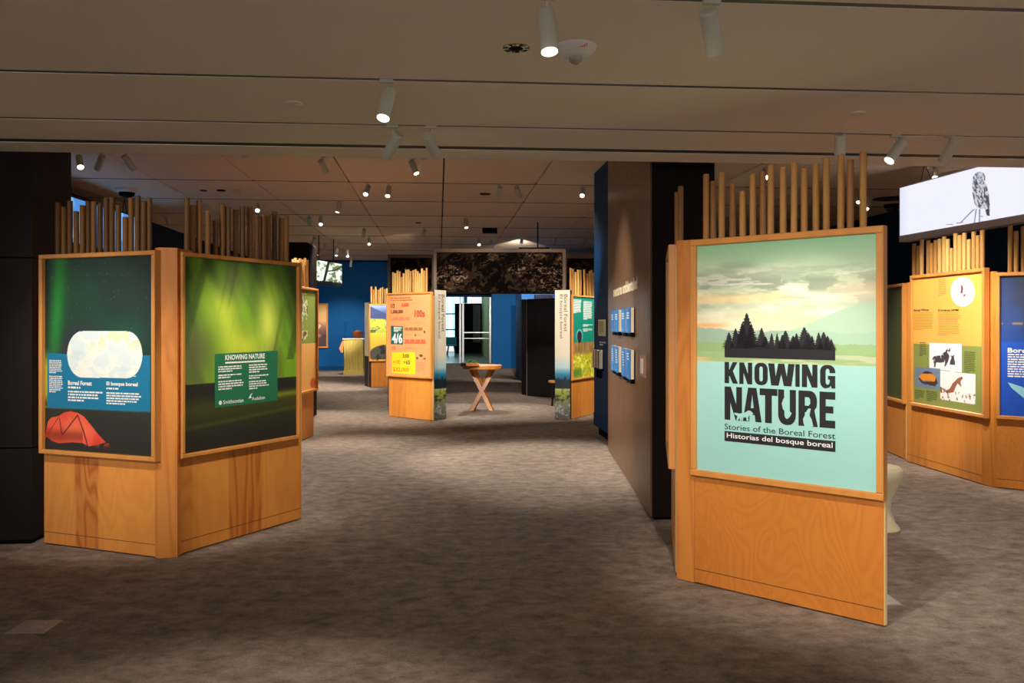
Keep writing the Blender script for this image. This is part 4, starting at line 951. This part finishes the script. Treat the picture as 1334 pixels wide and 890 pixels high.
# ================================================================== hanging lightboxes
def cable(mb, a_, b_): mb.cyl(a_, b_, .006, seg=6); return mb
def owl_screen():
    P0 = Vector((5.26, 11.77, 0)); d = Vector((.14, -1, 0)).normalized(); P1 = P0+d*4.2; F = Face(P0, P1); W = F.W; zb, zt = 2.66, 3.36
    g = empty('hanging_lightbox', (P0.x, P0.y, zt), 'large white lit screen with a perched grey owl hanging on the right', 'hanging screen')
    MB().quadbox(F, -.02, W, 0, .14, zb-.03, zt+.02, .006).build('casing', plain('casing_grey', (214, 206, 214), .4), g)
    a = Art(F, .01, W-.02, zb+.055, zt, -.003, 900, 180); U, V = a.U, a.V; a.fill((238, 238, 250)); a.fill((214, 220, 246), (1-sst(0, .05, U))*.6)
    k = crop(1230, 210, 8.09); n = noise(a.X, a.Z, 34, 30, 3, 141); n2 = noise(a.X*1.0+a.Z*.6, a.Z, 50, 16, 3, 142)
    body = a.pp(k([(318,140),(345,118),(380,112),(415,125),(435,160),(430,220),(455,280),(475,360),(480,440),(485,500),(478,575),(448,575),(430,505),(390,500),(350,495),(318,440),(300,350),(295,250),(300,180)]))
    a.fill((206, 206, 216), body); a.fill((96, 96, 112), body*sst(.50, .60, n2)); a.fill((60, 60, 76), body*sst(.62, .7, n)*.8)
    a.fill((70, 70, 84), a.pp(k([(440,360),(470,370),(480,470),(462,470),(440,420)]))*.85); a.fill((70, 72, 74), a.pp(k([(440,505),(470,505),(482,575),(450,575)])))
    for L in ([(300,510),(330,500),(180,650),(160,655)], [(330,505),(345,505),(325,640),(330,680),(308,680),(315,630)], [(365,505),(382,505),(378,640),(388,675),(362,675),(366,620)], [(20,665),(90,662),(95,672),(20,670)], [(130,650),(200,640),(200,650),(135,660)], [(380,575),(410,580),(410,588),(380,585)]): a.fill((120, 120, 138), a.pp(k(L))*.8)
    fd = a.pp(k([(345,150),(400,150),(405,190),(375,215),(345,195)])); a.fill((178, 180, 196), fd); a.fill((70, 70, 86), a.pp(k([(335,220),(355,220),(352,250),(338,250)]))); a.fill((50, 50, 64), a.pp(k([(352,170),(360,170),(360,182),(352,182)]))+a.pp(k([(382,168),(392,168),(392,180),(382,180)])))
    a.mesh('screen_face', M['screen'], g)
    mb = MB(); pt = F.pt(.45, .07, 3.61); cable(mb, pt, F.pt(.36, .07, zt+.015)); cable(mb, pt, F.pt(.60, .07, zt+.015)); mb.build('cable', M['track'], g)
    pt = F.pt(3.4, .07, 3.61); mb = MB(); cable(mb, pt, F.pt(3.3, .07, zt+.015)); cable(mb, pt, F.pt(3.5, .07, zt+.015)); mb.build('cable', M['track'], g)
owl_screen()
def blue_screen():
    F = Face((-6.22, 10.6), (-6.385, 15.0)); W = F.W; zb, zt = 2.66, 3.36
    F = Face((-6.385+.0, 15.0), (-6.22, 10.6))
    # visible side faces +x : build with its face towards the room
    Fv = Face((-6.22, 10.6), (-6.385, 15.0))
    g = empty('hanging_lightbox', (-6.3, 12.8, zt), 'blue lit hanging screen glimpsed behind the poles of the left aurora kiosk', 'hanging screen')
    MB().quadbox(Fv, 0, Fv.W, 0, .12, zb, zt, .006).build('casing', M['track'], g)
    a = Art(Fv, .03, Fv.W-.03, zb+.03, zt-.03, -.003, 160, 40); a.fill((66, 120, 180)); a.fill((110, 160, 206), sst(.45, .6, noise(a.X, a.Z, 3, 3, 3, 151))); a.mesh('screen_face', M['printlit'], g)
    for x in (Fv.W*.42, Fv.W*.86):
        p = Fv.pt(x, .06, 3.61); mb = MB(); cable(mb, p, Fv.pt(x-.1, .06, zt)); cable(mb, p, Fv.pt(x+.1, .06, zt)); mb.build('cable', M['track'], g)
blue_screen()
def monitor():
    Pm0 = at(407.3, 20.0); Pm1 = at(445.3, 21.6); F = Face(Pm0, Pm1); W = F.W; z1 = zat(338, 20.0); z0 = zat(368.5, 20.0)
    g = empty('hanging_monitor', (Pm0[0], Pm0[1], z1), 'monitor showing pale tree branches, hanging above the framed picture at the back left', 'monitor')
    MB().quadbox(F, -.02, W+.02, 0, .08, z0-.02, z1+.03, .006).build('casing', M['track'], g)
    a = Art(F, .005, W-.005, z0, z1, -.003, 110, 70); U, V = a.U, a.V; n = noise(U, V, 7, 5, 4, 161)
    a.fill((196, 206, 182)); a.fill((236, 240, 226), sst(.5, .62, n)); a.fill((84, 96, 60), sst(.48, .40, n)*.0+(n < .44)*.85); tk = np.abs(U-.42-.18*(V-.4)) < .045; a.fill((34, 36, 30), tk*1.0)
    a.fill((40, 42, 34), (np.abs(V-.55-.5*(U-.5)**2*2-.1*U) < .03)*(U > .42)*1.0); a.fill((20, 22, 20), (V < .10+.08*noise(U, U*0, 20, 1, 2, 5)).astype(float)); a.mesh('screen_face', M['printlit'], g)
    for x in (W*.25, W*.75): MB().cyl(F.pt(x, .04, z1+.02), F.pt(x, .04, ZC), .012, seg=8).build('drop_rod', M['track'], g)
monitor()
# dark box column behind the left kiosk
x0_, Y0_ = at(372, 14.0); x1_, _ = at(403.5, 14.0); zt_ = zat(315.5, 14.0)
dc = empty('dark_tower', ((x0_+x1_)/2, Y0_, 0), 'dark tower with a rounded top corner behind the left aurora kiosk', 'partition')
Ft = Face((x0_, Y0_), (x1_, Y0_)); Wt = Ft.W; rr_ = .07
L = [(0, .005), (Wt, .005)]+[(Wt-rr_+rr_*math.cos(t), zt_-rr_+rr_*math.sin(t)) for t in np.linspace(0, math.pi/2, 6)]+[(0, zt_)]
mb = MB(); n_ = len(L); mb.add([Ft.pt(x, 0, z) for x, z in L]+[Ft.pt(x, .5, z) for x, z in L], [tuple(range(n_)), tuple(range(n_, 2*n_))[::-1]]+[(i, n_+i, n_+(i+1) % n_, (i+1) % n_) for i in range(n_)])
mb.build('tower_body', M['black'], dc)

# ================================================================== back left: picture, show case
FWb = Face(G(UL, VB-.02), G(uo-.15, VB-.02))
xa_, zt_ = FWb.loc(381, 395.3, -.06); xb_, _ = FWb.loc(427.2, 395.3, -.06); _, zb_ = FWb.loc(427.2, 453.4, -.06)
pw_ = empty('framed_picture', FWb.pt((xa_+xb_)/2, 0, zb_), 'framed sunset picture with a pale object, hung on the blue wall at the back left', 'picture')
graphic_frame(FWb, pw_, 0, 0, 0, 0, -.08, x0=xa_, x1=xb_, z0=zb_, z1=zt_, fw=.05)
a = Art(FWb, xa_+.05, xb_-.05, zb_+.05, zt_-.05, -.05, 110, 140); U, V = a.U, a.V
a.ramp([(0, (50, 26, 30)), (.25, (70, 40, 44)), (.45, (150, 96, 74)), (.62, (238, 180, 120)), (.8, (246, 196, 120)), (1, (240, 190, 110))])
a.fill((60, 32, 36), a.poly([(.3, .0), (1, .0), (1, .30), (.8, .28), (.6, .10)])); a.fill((226, 210, 200), a.poly([(.62, .42), (.78, .54), (.84, .50), (.70, .36)])); a.fill((60, 40, 50), a.poly([(.48, .34), (.66, .40), (.62, .30), (.5, .26)])); a.fill((230, 120, 90), a.ell(.72, .26, .12, .05, .5)*.8)
a.mesh('print', M['print'], pw_); MB().box(FWb, xa_+.02, xb_-.02, -.035, 0, zb_+.02, zt_-.02).build('backing', M['void'], pw_)
cxA, cyA = at(462.4, 26.6); rw_ = .30
sc = empty('display_case', (cxA, cyA, 0), 'yellow ribbed pedestal with a clear box on top at the back left', 'display case')
Fs = Face((cxA-rw_, cyA-.25), (cxA+rw_, cyA-.25)); Wd = Fs.W
zp = zat(441, 26.35)
MB().box(Fs, .02, Wd-.02, .02, .55, .12, zp-.03).build('pedestal_core', M['yellow'], sc)
for k in range(7): MB().quadbox(Fs, k*Wd/7+.012, (k+1)*Wd/7-.012, 0, .02, .12, zp-.05, .01).build('slat', M['yellow'], sc)
MB().box(Fs, -.01, Wd+.01, -.01, .57, .004, .12).build('plinth', M['yellow'], sc); MB().quadbox(Fs, -.03, Wd+.03, -.03, .6, zp-.035, zp, .006).build('top_board', M['cream'], sc)
MB().box(Fs, .0, Wd, .0, .55, zp+.001, zat(419.5, 26.35)).build('glass_box', M['glass'], sc)
ob = empty('basket', (cxA+.08, cyA, zp+.002), 'small orange woven basket inside the clear case', 'basket')
MB().lathe((cxA+.08, cyA+.02, zp+.002), [(.10, 0), (.13, .02), (.15, .12), (.155, .2), (.14, .2), (.12, .04)], 18).build('basket_body', plain('orange_weave', (226, 116, 44), .7), ob)
MB().lathe((cxA+.08, cyA+.02, zp+.175), [(.13, 0), (.09, .05), (.02, .08)], 12).build('fruit_mound', plain('pale_filling', (226, 200, 150), .8), ob)
tx_, tyy = at(446.8, 26.9); bag = MB().box(WORLD, tx_-.07, tx_+.06, tyy, tyy+.04, 0, .01)
bag = MB(); F_ = Face((tx_-.12, tyy), (tx_+.10, tyy)); q = [(0.0, .78), (.06, .66), (.12, .64), (.16, .98), (.12, 1.04), (.05, .92)]
bag.add([F_.pt(x+.0, 0, z) for x, z in q]+[F_.pt(x, .05, z) for x, z in q], [tuple(range(6)), tuple(range(6, 12))[::-1]]+[(i, 6+i, 6+(i+1) % 6, (i+1) % 6) for i in range(6)])
bo = bag.build('tan_flap', M['tan'], sc)

# ================================================================== lobby beyond the glazed opening
yo = 34.4
lg = empty('glass_door', (*at(610, yo), 0), 'aluminium framed glass doors at the far end of the aisle, dark lobby beyond', 'door')
Fd = Face(at(562, yo), at(641, yo)); zd = zat(387, yo); W = Fd.W
for px in (599.5, 603.2, 638.6):
    x, _ = Fd.loc(px, HY, 0); MB().box(Fd, x-.035, x+.035, 0, .06, .005, zd).build('stile', M['alu'], lg)
MB().box(Fd, 0, W, 0, .08, zd, zd+.12).build('head_rail', M['darkblue'], lg)
x0_, _ = Fd.loc(603.5, HY, 0); x1_, _ = Fd.loc(638.5, HY, 0)
MB().box(Fd, x0_, x1_, -.05, -.01, zat(434, yo), zat(432.6, yo)).build('push_bar', M['alu'], lg); MB().box(Fd, x0_, x1_, .0, .03, zat(441.4, yo), zat(440.4, yo)).build('push_bar', M['alu'], lg)
MB().box(Fd, .02, W, .02, .03, .03, zd-.01).build('pane', M['glass'], lg)
lob = MB(); FL = Face(at(545, 49), at(600, 49)); z0_ = zat(456, 49); z1_ = zat(380, 49)
wd = tag(FL and MB().box(FL, 0, FL.W, 0, .05, .6, 5.2).build('window_1', M['window'], kind='structure'))
for k in range(8): MB().box(FL, .2+k*.35, .23+k*.35, -.03, 0, .6, 5.2).build('mullion', M['alu'], wd)
for z_ in (zat(409, 49), zat(429.5, 49)): MB().box(FL, 0, FL.W, -.04, 0, z_-.04, z_+.04).build('transom', M['teal'], wd)
FT = Face(at(595, 46.5), at(628, 46.5))
w2 = MB().box(FT, -.1, FT.W*.55, 0, .05, zat(395, 46.5), 4.6).build('window_2', M['window'], kind='structure'); MB().box(FT, FT.W*.26, FT.W*.42, -.03, 0, zat(395, 46.5), 4.6).build('blind', M['teal'], w2)
dw = MB().box(FT, 0-.1, FT.W+.0, -.2, .0, 0, zat(395.5, 46.5)); dw.build('wall_lobby', M['void'], kind='structure')
MB().box(FT, FT.W*.80-.2, FT.W*.80+.18, -.26, -.2, .6, 2.6).build('door_1', plain('grey_door', (60, 60, 62), .5), kind='structure')
Fgr = Face(at(627.5, 46), at(639.5, 35.2)); MB().box(Fgr, 0, Fgr.W, .0, .1, 0, 4.6).build('wall_lobby_green', M['greenlit'], kind='structure')
FFl = [at(480, 34.2), at(645, 34.2), at(645, 50), at(480, 50)]
MB().prism([FFl[0], FFl[1], FFl[2], FFl[3]], -.05, .006).build('floor_lobby', M['greenglass'], kind='structure')
MB().prism([FFl[0], FFl[1], at(700, 50), at(480, 50)], 4.8, 4.9).build('ceiling_lobby', M['soffit'], kind='structure')
MB().box(Face(at(500, 35), at(500.0001, 50)), 0, 15, 0, .1, 0, 4.8).build('wall_lobby_left', M['navy'], kind='structure')
cxx, cyy = at(588, 43.5)
ch = empty('chair', (cxx, cyy, 0), 'blue chair in front of the bright lobby window', 'chair')
MB().lathe((cxx, cyy, .46), [(.26, 0), (.30, .02), (.30, .05)], 20).build('seat', M['chair'], ch)
Fch = Face((cxx-.28, cyy-.28), (cxx+.28, cyy-.28)); MB().quadbox(Fch, 0, .56, 0, .04, .52, .92, .01).build('backrest', M['chair'], ch)
for k in range(4):
    t_ = k*math.pi/2+.78; MB().cyl((cxx+.30*math.cos(t_), cyy+.30*math.sin(t_), .007), (cxx+.2*math.cos(t_), cyy+.2*math.sin(t_), .47), .025, seg=8).build('leg', M['chair'], ch)
ll = bpy.data.lights.new('lobby_light', 'AREA'); ll.energy = 90; ll.size = 3; ll.color = (.85, 1, .8); lo = bpy.data.objects.new('lobby_area_light', ll); link(lo); lo.location = (*at(612, 40), 4.7); tag(lo, 'unseen area light in the lobby beyond the glass doors', 'lamp')  # unseen area light for the lobby, no fixture built

# ================================================================== things on the ceilings
def on_ceil(px, py, zc): Y = FPX*(zc-EYE)/(HY-py); return at(px, Y)
dx_, dy_ = on_ceil(672, 62, ZS)
g = empty('downlight', (dx_, dy_, ZS), 'round chrome downlight recessed in the front ceiling, left of the lit lamp', 'downlight')
MB().lathe((dx_, dy_, ZS-.004), [(.060, 0), (.062, .001), (.062, .0045), (.05, .0045)], 28).build('rim', M['chrome'], g)
for k in range(20):  # white, black and chrome wedges paint in the reflections of the reflector
    rb = MB()
    t0, t1 = k*math.pi/10, (k+1)*math.pi/10
    rb.add([(dx_+.057*math.cos(t0), dy_+.057*math.sin(t0), ZS-.005), (dx_+.057*math.cos(t1), dy_+.057*math.sin(t1), ZS-.005), (dx_+.03*math.cos((t0+t1)/2), dy_+.03*math.sin((t0+t1)/2), ZS-.0052)], [(0, 1, 2)])
    rb.build('reflection_wedge', M['white' if k % 3 == 0 else 'void' if k % 3 == 1 else 'chrome'], g)
MB().lathe((dx_, dy_, ZS-.006), [(.03, 0), (.03, .002)], 16).build('aperture', M['void'], g)  # flat black disc standing in for the dark interior
dx_, dy_ = on_ceil(750, 60, ZS)
g = empty('fire_alarm', (dx_, dy_, ZS), 'white dome alarm marked ALERT in red on the front ceiling', 'alarm')
MB().lathe((dx_, dy_, ZS), [(.088, 0), (.088, -.012), (.078, -.024), (.06, -.042), (.045, -.05)], 32).build('base', M['white'], g)
MB().lathe((dx_, dy_, ZS-.05), [(.03, 0), (.028, -.014), (.014, -.026)], 20).build('strobe', M['steel'], g)
F_ = Face((dx_-.05, dy_-.081), (dx_+.05, dy_-.081)); MB().text(F_, 'ALERT', .055, .095, ZS-.028, ZS-.014, .004, .03).build('alert_lettering', M['inkred'], g)
for px, py, lb in ((383, 134, 'small round cover disc on the front ceiling at left'), (1117, 147, 'small round cover disc on the front ceiling at right')):
    dx_, dy_ = on_ceil(px, py, ZS); tag(MB().lathe((dx_, dy_, ZS), [(.045, 0), (.045, -.004), (.04, -.007)], 24).build('cover_disc', M['white']), lb, 'cover', 'round ceiling covers')
dx_, dy_ = on_ceil(165, 246, ZC)
g = empty('ceiling_device', (dx_, dy_, ZC), 'large round ceiling device with a dark dome above the left poles', 'ceiling device')
MB().lathe((dx_, dy_, ZC), [(.17, 0), (.17, -.03), (.14, -.06)], 28).build('base', M['white'], g); MB().lathe((dx_, dy_, ZC-.06), [(.12, 0), (.11, -.05), (.06, -.07)], 24).build('dome', M['void'], g)
for px, py, r_, mn, lb in ((265, 248, .055, 'joint', 'tan disc left of the black disc on the gallery ceiling'), (288, 247.8, .07, 'void', 'black disc on the gallery ceiling above the left kiosk'), (545, 290, .06, 'joint', 'brown disc near the middle of the gallery ceiling'), (632, 252.5, .09, 'joint', 'tan disc beside the pair of unlit lamps'), (1160, 258.6, .28, 'joint', 'flat brown plate above the black dome camera')):
    dx_, dy_ = on_ceil(px, py, ZC); tag(MB().lathe((dx_, dy_, ZC), [(r_, 0), (r_, -.008), (r_*.8, -.014)], 20).build('ceiling_disc', M[mn]), lb, 'cover', 'gallery ceiling discs')
for px, py, lb in ((310, 249.5, 'pale smoke detector on the gallery ceiling above the left kiosk'), (597, 313.5, 'brown smoke detector above the gateway')):
    dx_, dy_ = on_ceil(px, py-1.5, ZC); tag(MB().lathe((dx_, dy_, ZC), [(.09, 0), (.085, -.015), (.05, -.03), (.045, -.05), (.02, -.055)], 20).build('smoke_detector', M['ceil']), lb, 'smoke detector')
dx_, dy_ = on_ceil(1162, 266.5, ZC)
g = empty('dome_camera', (dx_, dy_, ZC), 'black dome camera on the gallery ceiling left of the owl screen', 'camera')
MB().lathe((dx_, dy_, ZC), [(.13, 0), (.13, -.05), (.10, -.06)], 24).build('base', M['void'], g); MB().lathe((dx_, dy_, ZC-.06), [(.10, 0), (.085, -.05), (.04, -.085)], 20).build('dome', M['track'], g)
p = on_row(638, 299.5, 18.73)
g = empty('projector', (p.x, p.y, ZC), 'black projector hanging under the gallery ceiling above the gateway', 'projector')
Fp = Face((p.x-.16, p.y), (p.x+.16, p.y)); MB().quadbox(Fp, 0, Fp.W, 0, .3, p.z-.05, p.z+.05, .01).build('body', M['void'], g); MB().cyl((p.x, p.y+.15, p.z+.05), (p.x, p.y+.15, ZC), .02, seg=8).build('mount', M['void'], g)
F_ = Face(at(676, 17.6), at(716, 17.6)); zz_ = zat(323.7, 17.6)
g = empty('ceiling_rig', (F_.P.x, F_.P.y, zz_), 'thin black equipment rail above the gateway header', 'rail'); MB().box(F_, 0, F_.W, 0, .25, zz_-.02, zz_+.02).build('rail', M['void'], g); MB().cyl(F_.pt(F_.W*.62, .1, zz_), F_.pt(F_.W*.62, .1, ZC), .012, seg=8).build('drop_rod', M['void'], g)

# ================================================================== track lamps
fr_g = 'lamps on the front ceiling tracks'; bk_g = 'lamps on the gallery ceiling tracks'
FRONT = [  # pixel of the body centre, track v, aim, power, label, cone
    (713, 41, 3.105, (.35, 2.4, 0), 120, 'lit lamp beside the alarm at the top of the picture', 60),
    (927, 42, 3.105, (1.45, 4.66, .9), 85, 'lamp at upper right, tilted away towards the title kiosk', 52),
    (503.5, 136, 4.24, (-1.0, 3.0, 0), 70, 'single lit lamp on the middle front track left of centre', 60),
    (511.5, 190, 5.20, (-2.0, 6.25, .95), 80, 'left lamp of the pair tilted apart below the single lit lamp', 50),
    (561.5, 189, 5.20, (.75, 9.0, 0.3), 170, 'right lamp of the pair tilted apart below the single lit lamp', 55),
    (1094, 193, 5.20, (2.5, 6.6, 0), 45, 'lamp partly hidden by the pole tops of the title kiosk', 60),
    (1167, 197, 5.20, (.6, 4.7, .3), 40, 'lit lamp right of the pole tops of the title kiosk', 60),
    (1237, 196, 5.20, (2.2, 6.7, .9), 60, 'tilted lamp above the owl screen', 50)]
for px, py, v, aim, pw_, lb, sz in FRONT:
    track_lamp(on_row(px, py, v), aim, ZS, pw_, lb, fr_g, size=sz)
# unseen lamps outside the frame; all but the title panel's added for brightness
OUT_F = ['the orange tent panel', 'the title panel', 'the bright green aurora panel', 'the carpet at the right']
for x, v, aim, pw_, sz in ((-2.9, 4.24, (-2.75, 5.85, 1.0), 85, 50), (-.9, 1.0, (1.5, 4.6, 1.15), 215, 40), (-3.6, 1.0, (-2.0, 6.2, 1.2), 190, 36), (2.9, 1.0, (3.3, 3.6, 0), 240, 66)):
    track_lamp((x, v/CT+x*ST/CT, ZS-.16), aim, ZS, pw_, 'unseen front lamp outside the frame aimed at '+OUT_F.pop(0), fr_g, size=sz)
V_ = [10.97+1.94*k for k in range(0, 10)]
BACK = [
    (104, 211, 10.4, (-3.3, 7.4, 0), 120, 'lit lamp nearest the dark left column'),
    (130, 212, 10.4, (-6.6, 11.6, .8), 120, 'unlit looking middle lamp of the three beside the left column'),
    (168, 212, 10.4, (-3.0, 12.5, 0.5), 120, 'third lamp from the dark left column'),
    (335.8, 271, V_[2], (-3.2, 9.6, 0), 120, 'lit lamp above the poles of the aurora kiosk'),
    (218, 287, V_[3], (-6.5, 20, 0), 100, 'small lamp left of the aurora kiosk poles'),
    (421, 217, V_[0], (-1.6, 13.95, 1.1), 210, 'lamp hanging straight at upper left of the gallery ceiling'),
    (539, 218, V_[0], (.3, 9.6, 0), 260, 'lamp tilted right just below the front ceiling edge'),
    (478, 248, V_[1], (-2.6, 9.5, 0), 200, 'lit lamp left of the pair in the second gallery row'),
    (506, 249.5, V_[1], (-2.0, 10.2, 0), 200, 'lit lamp right of the pair in the second gallery row'),
    (441, 269.5, V_[2], (-3.6, 14, 0), 160, 'lamp tilted left in the third gallery row'),
    (403, 288.5, V_[3], (-4.6, 20, 0.4), 160, 'lit lamp left in the fourth gallery row above the tower'),
    (417.8, 288, V_[3], (-3.0, 13.5, 0), 160, 'bright lamp facing the viewer in the fourth gallery row'),
    (474, 304, V_[4], (-4.0, 20.8, .9), 220, 'lamp hanging in the fifth gallery row left of centre'),
    (480.7, 315, V_[5], (-2.6, 17, 0), 160, 'lit lamp just below and right of the fifth-row lamp'),
    (551.8, 303, V_[4], (-4.75, 26.3, .7), 420, 'lamp tilted above the orange kiosk'),
    (408.5, 314, V_[5], (-7.0, 24, 0), 160, 'lamp next to the top of the dark tower'),
    (416, 327.5, V_[6], (-5.5, 22, 0), 140, 'left lamp of the far cluster above the monitor'),
    (423, 322, V_[6], (-5.6, 28.9, .7), 800, 'second lamp of the far cluster above the monitor'),
    (438.5, 328.8, V_[6], (-4.6, 21, 0), 160, 'bright third lamp of the far cluster above the monitor'),
    (452.8, 330.4, V_[6], (-3.8, 20, 0), 160, 'bright fourth lamp of the far cluster above the monitor'),
    (457, 343.5, V_[8], (-5.2, 26.6, .9), 200, 'farthest lamp at the top of the back wall'),
    (650, 250, V_[1], (-.6, 14.6, 2.3), 45, 'left lamp of the unlit looking pair right of the ceiling joint'),
    (675, 250.4, V_[1], (.6, 14.6, 2.2), 45, 'right lamp of the unlit looking pair right of the ceiling joint'),
    (759, 250.4, V_[1], (.3, 9.2, 0), 230, 'lit lamp next to the blue wall top'),
    (607, 291, V_[3], (-.5, 15.3, 0), 220, 'single lit lamp above the projector at left'),
    (624, 315.5, V_[5], (-.6, 17.5, 0), 160, 'left lamp of the lit pair above the gateway'),
    (640, 315.5, V_[5], (-.2, 30.2, 1.0), 800, 'right lamp of the lit pair above the gateway'),
    (679.6, 314, V_[5], (-.2, 30.2, 1.4), 700, 'tilted lamp right of the lit pair above the gateway'),
    (722.8, 313.5, V_[5], (.25, 24.4, 1.0), 160, 'leaning lamp above the right end of the gateway'),
    (763, 315, V_[5], (.2, 24.0, 1.2), 200, 'lamp in the far row beside the blue wall'),
    (967, 254, V_[1], (2.6, 8.6, 0), 160, 'lit lamp behind the left pole tops of the title kiosk'),
    (998.6, 226, V_[0], (3.0, 7.5, 0), 200, 'small lit lamp behind the middle pole tops of the title kiosk'),
    (1119.6, 258, V_[1], (3.9, 11.0, 0), 160, 'lamp between the last two pole tops of the title kiosk'),
    (1130, 267.5, V_[2], (4.6, 12.6, 0), 160, 'small lit lamp right of the last pole of the title kiosk'),
    (1218, 227, V_[0], (4.3, 8.8, 1.0), 0, 'lamp behind the upper edge of the owl screen')]
for px, py, v, aim, pw_, lb in BACK:
    track_lamp(on_row(px, py, v), aim, ZC, (pw_ or 120)*1.3, lb, bk_g, size=30 if pw_ == 800 else 54, r=.038, L=.20)
OUT_L = ['the orange and green winter panel', 'the blue kayak panel', 'the narrow green and orange kiosk', 'the blue booklets', 'the orange figure kiosk', 'the green text panel', 'the left white pylon', 'the right white pylon']  # lamps added out of view to brighten the things listed
for x, y, aim, pw_ in ((2.6, 7.4, (4.35, 8.8, 1.5), 460), (3.3, 6.9, (4.9, 7.5, 1.0), 200), (1.9, 9.0, (4.3, 9.2, .9), 0), (-5.2, 9.0, (-2.6, 11.5, .8), 200), (-1.2, 8.0, (1.1, 8.8, 1.25), 240), (-3.0, 9.6, (-1.65, 13.95, 1.2), 260), (2.7, 13.2, (1.2, 14.35, 1.3), 260), (-1.0, 9.7, (-1.12, 13.7, 1.45), 480), (.5, 9.7, (.85, 13.75, 1.45), 480)):
    if pw_: track_lamp((x, y, ZC-.17), aim, ZC, pw_, 'added unseen gallery lamp aimed at '+OUT_L.pop(0), bk_g, size=34 if pw_ == 480 else 52 if pw_ == 240 else 46, r=.038, L=.2)
